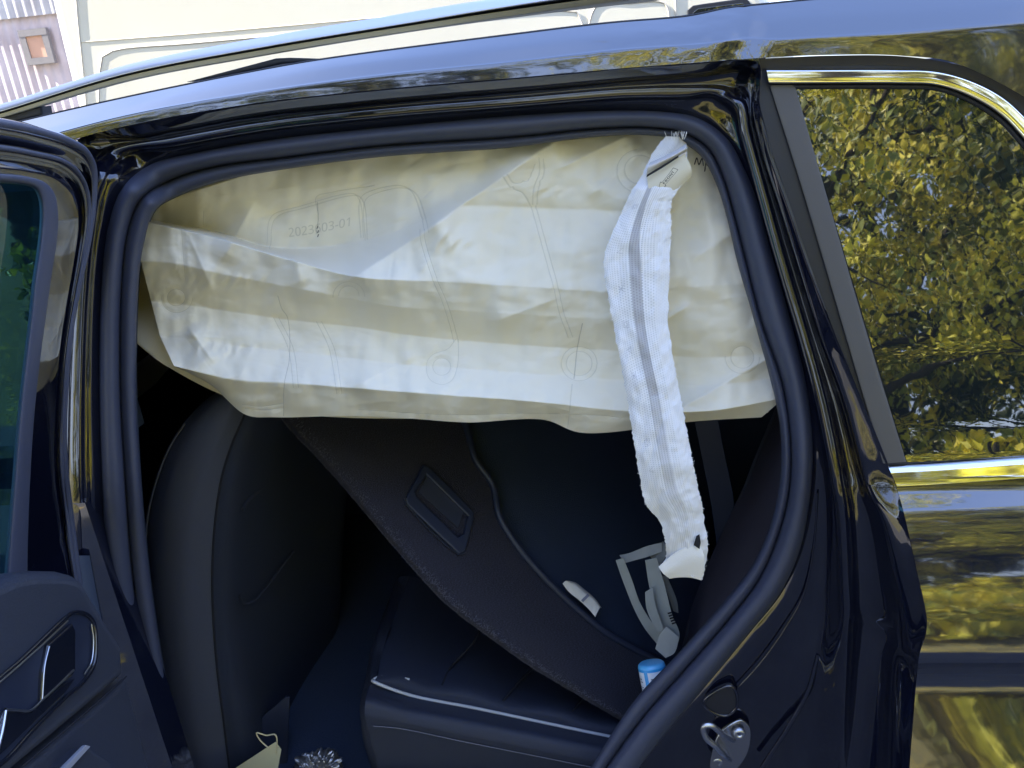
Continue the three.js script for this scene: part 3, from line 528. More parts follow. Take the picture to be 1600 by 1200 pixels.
// opened rear door
{
  const d = new THREE.Group(); d.name = 'rear_door'; car.add(d);
  const d0 = [[-500, 147], [0, 184], [60, 197], [110, 214], [137, 231], [147, 252], [146, 310], [136, 380], [124, 430], [109, 510], [101, 600], [99, 700], [109, 800], [124, 915]];
  const inset = (k, m = 0) => d0.map((p, i) => { const a = Math.min(1, i / 5), e = sstep(2, 6, i); return [p[0] - k * e, p[1] + k * (1 - sstep(3, 7, i)) + m]; });
  const d2 = [[-500, 196], [0, 231], [52, 240], [98, 252], [122, 270], [135, 298], [138, 340], [129, 400], [117, 465], [104, 545], [97, 630], [95, 720], [104, 805], [119, 915]];
  const d4 = [[-500, 220], [0, 258], [52, 265], [90, 275], [112, 296], [122, 325], [124, 360], [116, 420], [106, 480], [96, 555], [90, 640], [88, 730], [97, 815], [112, 915]];
  const d5 = [[-500, 241], [0, 272], [40, 276], [70, 286], [84, 303], [89, 330], [88, 370], [80, 425], [71, 490], [61, 565], [52, 650], [46, 740], [42, 830], [40, 915]];
  const d6 = [[-500, 255], [0, 286], [34, 289], [52, 295], [60, 312], [62, 340], [58, 385], [50, 440], [44, 500], [35, 575], [26, 660], [19, 745], [12, 830], [5, 915]];
  const mixP = (A, B, t) => A.map((p, i) => [lerp(p[0], B[i][0], t), lerp(p[1], B[i][1], t)]);
  const frame = mesh('window_frame', patch([{ p: d0, o: -0.05 }, { p: inset(1.5), o: -0.012 }, { p: mixP(d0, d2, 0.15), o: 0 }, { p: mixP(d0, d2, 0.42), o: 0.006 }, { p: mixP(d0, d2, 0.75), o: -0.002 }, { p: mixP(d0, d2, 0.92), o: -0.004 }, { p: d2, o: 0.004 }, { p: mixP(d2, d4, 0.35), o: 0.005 }, { p: mixP(d2, d4, 0.6), o: -0.001 }, { p: d4, o: 0.002 }, { p: mixP(d4, d5, 0.3), o: 0.004 }, { p: d5, o: 0.004 }], 160, 4, D), M.jamb, d);
  mesh('frame_seal', tube(d0.map((p, i) => D(lerp(p[0], d2[i][0], 0.2), lerp(p[1], d2[i][1], 0.2), 0.001)), 0.0055, 150, 8), M.rubber, frame);
  mesh('frame_seal', tube(d2.map(p => D(p[0], p[1], 0.003)), 0.0035, 150, 8), M.rubber, frame);
  mesh('glass_channel', patch([{ p: mixP(d4, d5, 0.96), o: 0.002 }, { p: d5, o: 0.008 }, { p: mixP(d5, d6, 0.5), o: 0.009 }, { p: mixP(d5, d6, 0.9), o: 0.003 }, { p: d6, o: -0.02 }], 140, 4, D), M.rubber, frame);
  mesh('window_glass', patch([{ p: d6.map(p => [p[0] + 6, p[1]]), o: -0.014 }, { p: d6.map((p, i) => [-560, 258 + i * 55]), o: -0.014 }], 60, 8, D, { thick: 0.004, tdir: DN.clone().negate() }), M.doorGlass, d);
  // outer skin of the door, seen only from elsewhere
  mesh('outer_skin', plate([D0(-450, 940, -0.05), D0(50, 915, -0.05), D0(160, 1240, -0.05), D0(-450, 1760, -0.05)], DN, 0.01, 0.003), M.paint, d);
  const dp = (a, o) => a.map(p => D0(p[0], p[1], o));
  const tp = mesh('door_panel', plate(dp([[-450, 930], [-120, 908], [0, 905], [30, 893], [60, 889], [100, 890], [122, 896], [134, 906], [150, 935], [166, 962], [184, 990], [194, 1008], [197, 1056], [150, 1098], [-120, 1330], [-450, 1610]], 0.035), DN, 0.05, 0.018), M.trim, d);
  mesh('door_panel', plate(dp([[199, 1058], [212, 1110], [232, 1190], [248, 1260], [-120, 1520], [-450, 1800], [-450, 1618], [-120, 1336], [152, 1101]], 0.028), DN, 0.045, 0.01), M.trim, d);
  // bezel and inner handle
  const bz = [[-10, 1068], [30, 1034], [70, 996], [104, 964], [116, 957], [136, 961], [146, 974], [149, 1000], [147, 1036], [134, 1060], [96, 1096], [50, 1142], [0, 1194], [-30, 1200], [-30, 1090]];
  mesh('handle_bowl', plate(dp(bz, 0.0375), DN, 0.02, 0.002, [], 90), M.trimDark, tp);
  mesh('bezel', tube(dp(bz, 0.038), 0.0032, 160, 8, true), M.gloss, tp);
  mesh('bezel_edge', tube(dp([[-12, 1076], [30, 1040], [72, 1002], [106, 970]], 0.0415), 0.0011, 60, 6), M.silver, tp);
  mesh('bezel_edge', tube(dp([[143, 975], [146, 1000], [143, 1034], [132, 1054]], 0.0415), 0.0011, 60, 6), M.silver, tp);
  mesh('door_handle', plate(dp([[76, 1008], [114, 974], [119, 985], [119, 1046], [114, 1056], [66, 1094], [68, 1050]], 0.043), DN, 0.012, 0.003), M.gloss, tp);
  mesh('handle_edge', tube(dp([[77, 1010], [70, 1040], [66, 1092]], 0.0435), 0.0011, 40, 6), M.silver, tp);
  mesh('handle_edge', tube(dp([[115, 1047], [90, 1072], [66, 1094], [48, 1110], [30, 1110], [8, 1108]], 0.0435), 0.0014, 40, 6), M.silver, tp);
  mesh('handle_edge', tube(dp([[9, 1110], [4, 1140], [-6, 1180]], 0.0435), 0.0022, 40, 6), M.silver, tp);
  mesh('handle_plate', plate(dp([[8, 1110], [48, 1112], [66, 1096], [100, 1068], [118, 1060], [100, 1086], [-10, 1190], [-10, 1150]], 0.0425), DN, 0.008, 0.002), M.gloss, tp);
  mesh('panel_seam', tube(dp([[197, 1057], [150, 1099], [60, 1176], [20, 1210]], 0.031), 0.0016, 40, 6), M.seam, tp);
  // pull pocket with pale edge
  mesh('pull_pocket', plate(dp([[104, 1196], [138, 1166], [172, 1188], [190, 1206], [190, 1260], [90, 1260]], 0.05), DN, 0.03, 0.006), M.trim, tp);
  mesh('pocket_edge', plate(dp([[100, 1200], [135, 1164], [142, 1166], [108, 1204]], 0.054), DN, 0.006, 0.001), std('pale plastic edge', C(0.3, 0.31, 0.36), 0.4), tp);
}

// ------------------------------------------------------------------ cabin
{
  const xF = -2.1, xB = 1.55, zN = -0.13, zF = -1.42;
  mesh('headliner', box(xF, xB, 1.515, 1.535, zF, -0.25), M.headliner, car);
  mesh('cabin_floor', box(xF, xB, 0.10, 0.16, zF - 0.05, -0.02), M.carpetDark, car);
  mesh('cabin_side', box(xF, xB, 0.1, 1.55, zF - 0.06, zF), M.cabin, car);
  mesh('bulkhead', box(xF - 0.05, xF, 0.1, 1.55, zF, -0.05), M.cabin, car);  // unseen solid walls here replace windows to keep the cabin dark
  mesh('tailgate_trim', box(xB, xB + 0.05, 0.1, 1.55, zF, -0.1), M.cabin, car);
  const xr = S(1230, 700, 0, 0).x;
  mesh('quarter_trim', mergeGeometries([box(xr + 0.06, xB, 0.1, 1.06, -0.2, -0.15), box(xr, xB, 1.06, 1.52, -0.3, -0.26)]), M.cabin, car);
  const xl = S(200, 600, 0, 0).x;
  mesh('front_side_trim', mergeGeometries([box(xF, P(205, 1240, -0.16).x, 0.1, 1.05, -0.16, -0.11), box(xF, P(196, 500, -0.27).x - 0.02, 1.05, 1.52, -0.27, -0.22)]), M.cabin, car);
  // front door and front wing skin, hidden behind the opened door
  mesh('front_door', box(xF - 1.0, xl - 0.1, 0.35, 1.03, -0.06, -0.005), M.paint, car);
  mesh('front_pane', box(xF + 0.2, xl - 0.1, 1.03, 1.5, -0.13, -0.12), M.glass, car);
  mesh('sill', box(xF - 0.4, xB + 0.6, 0.2, 0.3, -0.1, 0.0), M.paint, car);
  mesh('bonnet', box(xF - 1.1, xF, 0.4, 1.0, -1.6, -0.07), M.paint, car);
  mesh('far_flank', box(xF - 1.0, xB + 0.5, 0.3, 1.05, -1.62, -1.5), M.paint, car);
  const xq = S(2290, 900, 0).x;
  mesh('rear_flank', mergeGeometries([box(0.62, xB + 0.5, 0.3, 1.0, -0.1, -0.03), box(xq - 0.45, xB + 0.3, 1.0, 1.56, -0.3, -0.2)]), M.paint, car);
  mesh('tail_panel', box(xB + 0.1, xB + 0.4, 0.35, 1.0, -1.5, -0.1), M.paint, car);
  for (const [wx, wz] of [[xF - 0.35, -0.1], [xB - 0.55, -0.08], [xF - 0.35, -1.5], [xB - 0.55, -1.5]]) {
    const wg = new THREE.Group(); wg.name = 'wheel'; wg.position.set(wx, 0.33, wz); car.add(wg);
    mesh('tyre', new THREE.TorusGeometry(0.245, 0.085, 12, 40), M.blackRubber, wg);
    const rim = new THREE.CylinderGeometry(0.2, 0.2, 0.1, 30); rim.rotateX(Math.PI / 2); mesh('rim', rim, M.alu, wg);
  }
}
// front seat: leaning backrest with bolster, seam and back shell
{
  const s = new THREE.Group(); s.name = 'front_seat'; car.add(s);
  const zs = -0.22, q = (x, y, z = zs) => P(x, y, z);
  // cross-sections from the bolster (near) to the far side; each row runs from the top down along the front edge
  const rowsS = [
    { p: [[352, 604], [318, 628], [286, 662], [262, 700], [242, 750], [228, 810], [224, 900], [232, 1010], [250, 1120], [262, 1230]], o: -0.27 },
    { p: [[362, 604], [332, 634], [304, 670], [282, 710], [262, 765], [250, 830], [246, 910], [252, 1010], [266, 1120], [280, 1230]], o: -0.215 },
    { p: [[376, 612], [356, 646], [334, 688], [316, 730], [300, 790], [292, 850], [288, 920], [292, 1020], [304, 1130], [316, 1230]], o: -0.2 },
    { p: [[392, 616], [382, 648], [364, 690], [348, 740], [338, 800], [333, 860], [332, 930], [338, 1030], [350, 1130], [362, 1230]], o: -0.225 },
    { p: [[430, 606], [424, 650], [406, 700], [392, 760], [384, 820], [380, 880], [380, 950], [390, 1040], [404, 1130], [420, 1230]], o: -0.3 },
    { p: [[540, 590], [540, 650], [536, 700], [530, 760], [526, 810], [522, 870], [520, 940], [516, 1000], [512, 1060], [508, 1140]], o: -0.72 },
    { p: [[545, 580], [548, 640], [545, 690], [540, 750], [534, 800], [530, 860], [526, 930], [520, 990], [515, 1050], [510, 1130]], o: -0.85 },
  ];
  const surfZ = (px, py, o) => P(px, py, o);
  mesh('back_shell', patch(rowsS.slice(3), 50, 8, surfZ), M.leatherShaded, s);
  mesh('bolster', patch(rowsS.slice(0, 4), 60, 8, surfZ), std('lit bolster leather', C(0.075, 0.083, 0.115), 0.3, { bumpMap: grain, bumpScale: 0.0004 }), s);  // bolster light and back shell shade are put into two leather colours
  mesh('seam', tube(rowsS[3].p.map(p => P(p[0], p[1], -0.224)), 0.0022, 80, 6), M.seam, s);
  mesh('piping', tube(rowsS[0].p.slice(2, 8).map(p => P(p[0] + 3, p[1], -0.252)), 0.0014, 60, 6), M.thread, s);
  const pk = [[378, 798], [388, 782], [440, 738], [497, 690], [520, 700], [540, 745], [520, 778], [460, 860], [398, 938], [380, 942], [374, 930]];
  const pz = p => -0.3 - 0.42 * (p[0] - 384) / 140 + 0.012;
  mesh('pocket_rim', tube(pk.slice(0, 5).map(p => P(p[0], p[1], pz(p) + 0.006)), 0.004, 60, 6), M.trim, s);
  mesh('pocket_rim', tube(pk.slice(7, 11).map(p => P(p[0], p[1], pz(p) + 0.006)), 0.003, 60, 6), M.trim, s);
  const f = P(250, 1150, -0.35);
  mesh('cushion', (() => { const g = new RoundedBoxGeometry(0.5, 0.16, 0.5, 5, 0.06); g.translate(f.x - 0.2, 0.35, -0.5); return g; })(), M.leather, s);
}
// rear bench: cushion with piping and stitched border
{
  const b = new THREE.Group(); b.name = 'rear_bench'; car.add(b);
  const zf = -0.17, surfZ = (px, py, o) => P(px, py, o);
  const back = [[640, 900], [700, 915], [780, 935], [860, 955], [940, 975], [1040, 1000], [1150, 1030]];
  const rows = [
    { p: back, o: -0.62 },
    { p: [[600, 1010], [670, 1022], [760, 1044], [850, 1066], [940, 1088], [1030, 1108], [1150, 1135]], o: -0.36 },
    { p: [[590, 1055], [660, 1066], [750, 1086], [845, 1106], [935, 1126], [1030, 1146], [1150, 1172]], o: -0.26 },
    { p: [[578, 1072], [640, 1086], [740, 1106], [840, 1127], [930, 1146], [1030, 1166], [1150, 1192]], o: -0.235 },
    { p: [[572, 1092], [625, 1106], [730, 1126], [835, 1147], [930, 1166], [1030, 1186], [1150, 1212]], o: -0.185 },
    { p: [[570, 1112], [620, 1124], [720, 1144], [830, 1166], [930, 1186], [1030, 1206], [1150, 1232]], o: -0.17 },
    { p: [[573, 1134], [622, 1138], [720, 1158], [830, 1180], [930, 1200], [1030, 1220], [1150, 1246]], o: -0.172 },
    { p: [[580, 1160], [632, 1170], [724, 1190], [830, 1210], [930, 1230], [1030, 1250], [1150, 1276]], o: -0.178 },
    { p: [[600, 1240], [650, 1250], [740, 1270], [840, 1290], [930, 1310], [1030, 1330], [1150, 1350]], o: -0.185 },
  ];
  const cushion = mesh('cushion', patch(rows, 70, 6, surfZ, { disp: (x, y, u, v) => v < 0.3 ? 0.006 * Math.sin(u * 26) * sstep(0.34, 0.2, v) : 0 }), M.leather, b);
  mesh('piping', tube(rows[3].p.slice(0, 6).map((p, i) => P(p[0] + (i ? 0 : 8), p[1] - (i ? 0 : 6), -0.232)).reverse().concat([P(583, 1062, -0.25), P(600, 1056, -0.262), P(640, 1062, -0.262)]), 0.0032, 120, 8), M.piping, b);
  mesh('stitching', (() => { const c = new THREE.CatmullRomCurve3(rows[6].p.map(p => P(p[0], p[1], -0.169))), g = []; for (let i = 3; i < 120; i++) { const a = c.getPointAt(i / 140), t = c.getTangentAt(i / 140); g.push(tube([a.clone().addScaledVector(t, -0.0022), a, a.clone().addScaledVector(t, 0.0022)], 0.0009, 3, 5)); } return mergeGeometries(g); })(), M.thread, b);
  // far end of the front edge, falling away
  mesh('cushion_front', patch([{ p: [[640, 900], [600, 1010], [588, 1056], [576, 1074], [571, 1096], [570, 1112], [574, 1136], [582, 1164], [602, 1240]], o: [-0.62, -0.36, -0.26, -0.235, -0.185, -0.17, -0.172, -0.178, -0.185] }, { p: [[620, 905], [580, 1015], [570, 1066], [564, 1090], [562, 1110], [564, 1130], [566, 1150], [574, 1180], [596, 1245]], o: [-0.66, -0.42, -0.33, -0.31, -0.29, -0.28, -0.28, -0.28, -0.28] }, { p: [[640, 940], [590, 1040], [582, 1080], [576, 1104], [576, 1124], [576, 1144], [578, 1160], [584, 1190], [604, 1250]], o: -0.75 }], 40, 5, surfZ), M.leather, b);
  // quilted inlay seams across the cushion
  for (const pts of [[[690, 1072, -0.268], [706, 1040, -0.34], [742, 1000, -0.4], [762, 950, -0.5]], [[785, 1096, -0.262], [812, 1064, -0.33], [846, 1030, -0.41]], [[888, 1118, -0.262], [910, 1094, -0.32]]]) mesh('quilt_seam', tube(pts.map(p => P(p[0], p[1], p[2] + 0.004)), 0.003, 40, 6), M.seam, b);
}
let slabAt;
// carpeted backrest of the bench, tipped forward: a thick rounded slab with a recessed handle
{
  const b = new THREE.Group(); b.name = 'folded_backrest'; car.add(b);
  const A = P(430, 640, -0.33), B = P(1000, 1112, -0.23), dir = B.clone().sub(A).normalize(), n = V(-dir.y, dir.x, 0.0).normalize();
  if (n.y < 0) n.negate();
  n.add(V(0, 0, 0.55)).normalize();
  const n0 = n;
  const pl = (px, py, o) => { const d = ray(px, py), t = A.clone().addScaledVector(n, o).sub(CAM).dot(n) / d.dot(n); return CAM.clone().addScaledVector(d, t); };
  slabAt = pl;
  const lowE = [[400, 600], [440, 655], [520, 742], [600, 836], [660, 905], [700, 946], [760, 992], [830, 1042], [900, 1084], [1010, 1150], [1100, 1205]];
  const upE = [[690, 600], [728, 664], [742, 716], [770, 758], [780, 806], [806, 850], [850, 902], [900, 950], [950, 990], [1012, 1024], [1110, 1070]];
  const mixP = (A, B, t) => A.map((p, i) => [lerp(p[0], B[i][0], t), lerp(p[1], B[i][1], t)]);
  const surfS = (px, py, o) => pl(px, py, o);
  const body = patch([{ p: mixP(lowE, upE, 0.05), o: -0.13 }, { p: mixP(lowE, upE, 0.0), o: -0.06 }, { p: mixP(lowE, upE, 0.015), o: -0.018 }, { p: mixP(lowE, upE, 0.09), o: 0.0 }, { p: mixP(lowE, upE, 0.3), o: 0.006 }, { p: mixP(lowE, upE, 0.7), o: 0.004 }, { p: mixP(lowE, upE, 0.95), o: 0 }, { p: mixP(lowE, upE, 1.0), o: -0.01 }, { p: mixP(lowE, upE, 1.0), o: -0.12 }], 120, 5, surfS);
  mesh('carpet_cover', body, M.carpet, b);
  mesh('edge_cord', tube(upE.slice(0, 11).map(p => pl(p[0], p[1], 0.002)), 0.0085, 120, 8), M.trimDark, b);
  { // loose carpet fibres along the rounded edge
    const n = 5200, im = new THREE.InstancedMesh(new THREE.ConeGeometry(0.00035, 1, 4), std('carpet fibre', C(0.13, 0.125, 0.16), 1), n); im.name = 'carpet_fibre'; im.userData.kind = 'stuff';
    const a = curve(lowE), b2 = curve(upE), m4 = new THREE.Matrix4(), qq = new THREE.Quaternion(), up = V(0, 1, 0), dd = V(0, 0, 0);
    for (let i = 0; i < n; i++) {
      const u = 0.04 + 0.9 * rnd(), k = Math.pow(rnd(), 2) * 0.3, p = a(u), q2 = b2(u), s = pl(lerp(p.x, q2.x, k), lerp(p.y, q2.y, k), k < 0.05 ? lerp(-0.03, 0, k / 0.05) : 0.002);
      dd.copy(n0).addScaledVector(V(rnd() - 0.5, rnd() - 0.5, rnd() - 0.5), 1.8).normalize(); qq.setFromUnitVectors(up, dd); m4.compose(s, qq, V(1, 0.0035 + 0.005 * rnd(), 1)); im.setMatrixAt(i, m4);
    }
    b.add(im);
  }
  // dark board of the load floor beyond the cord
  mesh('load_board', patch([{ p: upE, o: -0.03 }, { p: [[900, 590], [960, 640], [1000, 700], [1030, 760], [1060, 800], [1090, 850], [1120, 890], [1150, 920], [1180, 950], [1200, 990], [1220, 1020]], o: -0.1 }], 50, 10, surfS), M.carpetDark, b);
  // recessed release handle
  const fr = [[662, 726], [672, 729], [742, 800], [741, 812], [728, 862], [718, 866], [636, 788], [634, 778]];
  const inn = [[667, 742], [732, 806], [726, 832], [716, 838], [652, 776], [650, 768]];
  const h = new THREE.Group(); h.name = 'release_handle'; b.add(h);
  mesh('handle_frame', plate(fr.map(p => pl(p[0], p[1], 0.014)), n, 0.014, 0.004, [inn.map(p => pl(p[0], p[1], 0.014))]), M.trimDark, h);
  mesh('handle_edge', tube(fr.slice(4, 8).map(p => pl(p[0], p[1], 0.013)), 0.0016, 40, 6), M.trim, h);
  mesh('handle_paddle', plate([[668, 744], [724, 800], [716, 824], [655, 768]].map(p => pl(p[0], p[1], 0.009)), n, 0.004, 0.001), M.trim, h);
}
// trim of the load bay behind the seat, with a belt running down it
{
  const surfZ = (px, py, o) => P(px, py, o);
  mesh('load_bay_trim', patch([{ p: [[1240, 560], [1180, 720], [1120, 850], [1080, 950], [1060, 1040]], o: -0.42 }, { p: [[1260, 560], [1210, 720], [1160, 850], [1120, 950], [1090, 1060]], o: -0.3 }, { p: [[1300, 560], [1280, 720], [1240, 850], [1180, 980], [1100, 1100]], o: -0.22 }], 40, 8, surfZ), std('plum grey bay trim', C(0.035, 0.032, 0.05), 0.6, { bumpMap: grain, bumpScale: 0.0003 }), car);
  mesh('trim_edge', tube([[1222, 620], [1180, 720], [1132, 850], [1090, 940], [1068, 1010]].map(p => P(p[0], p[1], -0.405)), 0.003, 60, 6), M.trim, car);
  mesh('seat_belt', patch([{ p: [[1084, 650], [1098, 720], [1110, 780], [1124, 880]], o: -0.5 }, { p: [[1120, 650], [1134, 720], [1146, 780], [1154, 880]], o: -0.49 }], 20, 3, surfZ, { thick: 0.002 }), M.trimDark, car);
  // far trim beyond the front seat, windscreen light put into its pale colour
  mesh('lit_far_trim', plate([[205, 575], [232, 556], [268, 572], [240, 604], [205, 628]].map(p => P(p[0], p[1], -1.2)), V(0.4, 0.1, 1), 0.03, 0.006), std('painted lit trim', C(0.8, 0.78, 0.82), 0.7), car);
}
// ------------------------------------------------------------------ curtain airbag
function airbagUV(rows, px, py, nu = 1) { // place of an image point on the sheet (0..1 across, 0..1 down)
  let best = [0, 0], bd = 1e9; const cs = airbagUV.cs || (airbagUV.cs = rows.map(r => curve(r.p)));
  const at = (u, v) => { const x = v * (rows.length - 1), k = Math.min(rows.length - 2, Math.floor(x)), t = x - k, a = cs[k](u), b = cs[k + 1](u); return [lerp(a.x, b.x, t), lerp(a.y, b.y, t)]; };
  for (let j = 0; j <= 48; j++) for (let i = 0; i <= 48; i++) { const q = at(i / 48, j / 48), d = (q[0] - px) ** 2 + (q[1] - py) ** 2; if (d < bd) { bd = d; best = [i / 48, j / 48]; } }
  for (let s = 1 / 48; s > 1e-4; s *= 0.6) for (const [a, b] of [[s, 0], [-s, 0], [0, s], [0, -s]]) { const u = Math.min(1, Math.max(0, best[0] + a)), v = Math.min(1, Math.max(0, best[1] + b)), q = at(u, v), d = (q[0] - px) ** 2 + (q[1] - py) ** 2; if (d < bd) { bd = d; best = [u, v]; } }
  return best;
}
{
  const bag = thing('curtain_airbag', 'deflated cream curtain airbag hanging creased across the open doorway', 'airbag');
  const rows = [
    { p: [[205, 300], [260, 270], [340, 262], [430, 244], [560, 226], [700, 214], [820, 204], [950, 192], [1040, 190], [1110, 205], [1165, 225]], o: [-0.17, -0.165, -0.155, -0.15, -0.145, -0.145, -0.15, -0.15, -0.155, -0.16, -0.17] },
    { p: [[212, 325], [270, 310], [350, 306], [440, 300], [560, 290], [690, 272], [810, 256], [950, 256], [1050, 258], [1120, 262], [1190, 268]], o: [-0.185, -0.18, -0.17, -0.163, -0.152, -0.148, -0.15, -0.145, -0.145, -0.15, -0.16] },
    { p: [[224, 342], [280, 352], [340, 362], [420, 386], [520, 384], [620, 362], [720, 324], [850, 326], [965, 330], [1090, 334], [1200, 338]], o: [-0.205, -0.215, -0.215, -0.205, -0.2, -0.175, -0.152, -0.14, -0.135, -0.14, -0.15] },
    { p: [[226, 346], [280, 358], [332, 370], [440, 402], [555, 432], [625, 437], [700, 440], [830, 448], [965, 455], [1100, 446], [1215, 442]], o: [-0.12, -0.112, -0.107, -0.102, -0.104, -0.107, -0.111, -0.116, -0.12, -0.128, -0.138] },
    { p: [[220, 408], [276, 412], [336, 426], [440, 446], [556, 468], [625, 480], [700, 484], [830, 492], [965, 498], [1100, 500], [1225, 498]], o: [-0.112, -0.108, -0.11, -0.115, -0.126, -0.128, -0.13, -0.132, -0.135, -0.142, -0.152] },
    { p: [[236, 470], [290, 476], [345, 484], [440, 498], [556, 511], [630, 522], [700, 530], [830, 540], [965, 548], [1100, 558], [1240, 550]], o: [-0.155, -0.157, -0.16, -0.166, -0.172, -0.172, -0.17, -0.168, -0.166, -0.166, -0.172] },
    { p: [[250, 525], [300, 530], [352, 538], [440, 548], [552, 560], [630, 570], [700, 574], [830, 584], [970, 594], [1105, 602], [1245, 585]], o: [-0.142, -0.144, -0.148, -0.154, -0.161, -0.163, -0.163, -0.161, -0.16, -0.163, -0.17] },
    { p: [[272, 572], [316, 583], [370, 594], [450, 598], [548, 606], [630, 612], [710, 618], [840, 628], [980, 642], [1108, 642], [1225, 622]], o: [-0.112, -0.11, -0.112, -0.114, -0.117, -0.12, -0.123, -0.126, -0.13, -0.138, -0.15] },
    { p: [[290, 580], [330, 602], [384, 648], [430, 652], [545, 650], [640, 654], [730, 660], [850, 656], [908, 676], [1090, 658], [1190, 652]], o: [-0.15, -0.152, -0.158, -0.158, -0.155, -0.155, -0.157, -0.158, -0.16, -0.165, -0.175] },
  ];
  const seg = (x, y, a, b) => { const dx = b[0] - a[0], dy = b[1] - a[1], L = Math.hypot(dx, dy), t = ((x - a[0]) * dx + (y - a[1]) * dy) / (L * L); return { t, d: ((x - a[0]) * dy - (y - a[1]) * dx) / L }; };
  // single folds: [from, to, height, width on either side]
  const folds = [[[560, 428], [690, 345], 0.016, 40, 70], [[670, 356], [860, 225], 0.018, 38, 90], [[745, 322], [968, 330], -0.004, 16, 22], [[390, 330], [350, 400], 0.008, 30, 30], [[420, 335], [560, 290], -0.008, 30, 34], [[880, 260], [975, 215], 0.008, 22, 30], [[930, 300], [1000, 240], 0.007, 30, 40], [[700, 360], [660, 420], 0.004, 25, 30], [[1010, 520], [1070, 480], 0.006, 16, 26], [[1060, 640], [1200, 560], 0.009, 24, 44], [[300, 300], [420, 262], 0.007, 16, 26], [[980, 420], [940, 460], 0.004, 20, 30], [[250, 560], [300, 620], 0.01, 20, 30], [[330, 560], [300, 520], 0.006, 20, 26], [[640, 560], [560, 600], 0.004, 30, 36], [[860, 470], [780, 500], 0.004, 26, 30], [[1090, 400], [1180, 340], 0.006, 30, 40], [[330, 450], [300, 380], 0.004, 16, 20], [[470, 440], [460, 400], 0.004, 16, 18]];
  const fine = []; for (let i = 0; i < 130; i++) { const a = rnd() < 0.6 ? (rnd() - 0.5) * 0.7 : rnd() * 3.14; fine.push([230 + 980 * rnd(), 215 + 440 * rnd(), Math.cos(a), Math.sin(a), 14 + 46 * rnd() * rnd() + 6, 3 + 6 * rnd(), (rnd() < 0.5 ? -1 : 1) * (0.0006 + 0.0016 * rnd())]); }
  const disp = (x, y) => {
    let s = 0.012 * fbm(x / 100, y / 70, 3, 3) + 0.009 * fbm(x / 40, y / 100, 8, 2) + 0.0008 * fbm(x / 16, y / 16, 1, 2);
    for (const [a, b, h, w1, w2] of folds) { const { t, d } = seg(x, y, a, b), e = sstep(-0.25, 0.1, t) * sstep(1.25, 0.9, t); if (e > 0) { const k = d > 0 ? d / w1 : -d / w2; if (k < 2.5) s += 2.0 * h * e * Math.exp(-k * 1.5) * (1 - 0.0 * k); } }
    for (const [cx, cy, sx, sy, f] of [[362, 440, 42, 11, 9], [345, 546, 46, 11, 10], [860, 300, 30, 9, 13], [700, 380, 30, 9, 12], [1010, 410, 22, 16, 9]]) s += 0.0028 * Math.exp(-(((x - cx) / sx) ** 2) - ((y - cy) / sy) ** 2) * Math.sin((x - cx) / (f * 0.34) + (y - cy) / 7 + 3 * fbm(x / 20, y / 20, 4, 2));
    for (const [x0, y0, ca, sa, L, w, hh] of fine) { const dx = x - x0, dy = y - y0, a = dx * ca + dy * sa, b = (-dx * sa + dy * ca) / w; if (Math.abs(b) < 3 && Math.abs(a) < L * 1.4) s += hh * Math.exp(-Math.abs(b) * 1.4) * Math.exp(-((a / L) ** 2) * 2); }
    return s;
  };
  const surf = (px, py, o) => S(px, py, o, 0);
  const NU = 230;
  const seamPts = [];
  // print and weave: seams, tether circles, number
  const W = 2048, H = 1024, cv = document.createElement('canvas'); cv.width = W; cv.height = H;
  const g2 = cv.getContext('2d'); g2.fillStyle = '#ffffff'; g2.fillRect(0, 0, W, H);
  const bcv = document.createElement('canvas'); bcv.width = W; bcv.height = H; const gb = bcv.getContext('2d'); gb.fillStyle = '#808080'; gb.fillRect(0, 0, W, H);
  const uvp = (x, y) => { const [u, v] = airbagUV(rows, x, y); return [u * W, v * H]; };
  const line = (pts, col = 'rgba(120,120,112,0.15)', w = 2.0, closed = false) => {
    const c = new THREE.CatmullRomCurve3(pts.map(p => V(p[0], p[1], 0)), closed, 'centripetal').getPoints(Math.max(16, pts.length * 7)); c.forEach(p => seamPts.push([p.x, p.y])); for (let k = 0; k < c.length; k++) { const q = uvp(c[k].x, c[k].y); c[k] = q; }
    for (const [ctx, cc, ww] of [[g2, col, w], [gb, 'rgba(60,60,60,0.5)', 3]]) { ctx.strokeStyle = cc; ctx.lineWidth = ww; ctx.lineJoin = 'round'; ctx.beginPath(); c.forEach((p, i) => i ? ctx.lineTo(...p) : ctx.moveTo(...p)); ctx.stroke(); }
  };
  const dbl = (pts, dx = 7, dy = 2) => { line(pts); line(pts.map(p => [p[0] + dx, p[1] + dy])); };
  const ring = (cx, cy, r, a0 = 0, a1 = 6.283) => { const p = []; for (let i = 0; i <= 14; i++) { const a = lerp(a0, a1, i / 14); p.push([cx + r * Math.cos(a), cy + r * 0.95 * Math.sin(a)]); } line(p); };
  dbl([[417, 383], [420, 346], [429, 334], [470, 322], [540, 303], [555, 304], [563, 317], [568, 372]], 6, 3);
  line([[496, 330], [494, 308], [520, 300], [585, 290]]);
  dbl([[564, 372], [561, 318], [566, 306], [590, 295], [625, 290], [643, 299], [658, 338], [663, 360]], 7, 4);
  dbl([[656, 358], [657, 376], [677, 440], [690, 470], [703, 510], [709, 535]], 7, 0);
  line([[716, 530], [715, 570], [706, 594], [690, 601], [671, 592], [666, 570], [675, 555], [700, 545], [712, 530]]); ring(690, 573, 14);
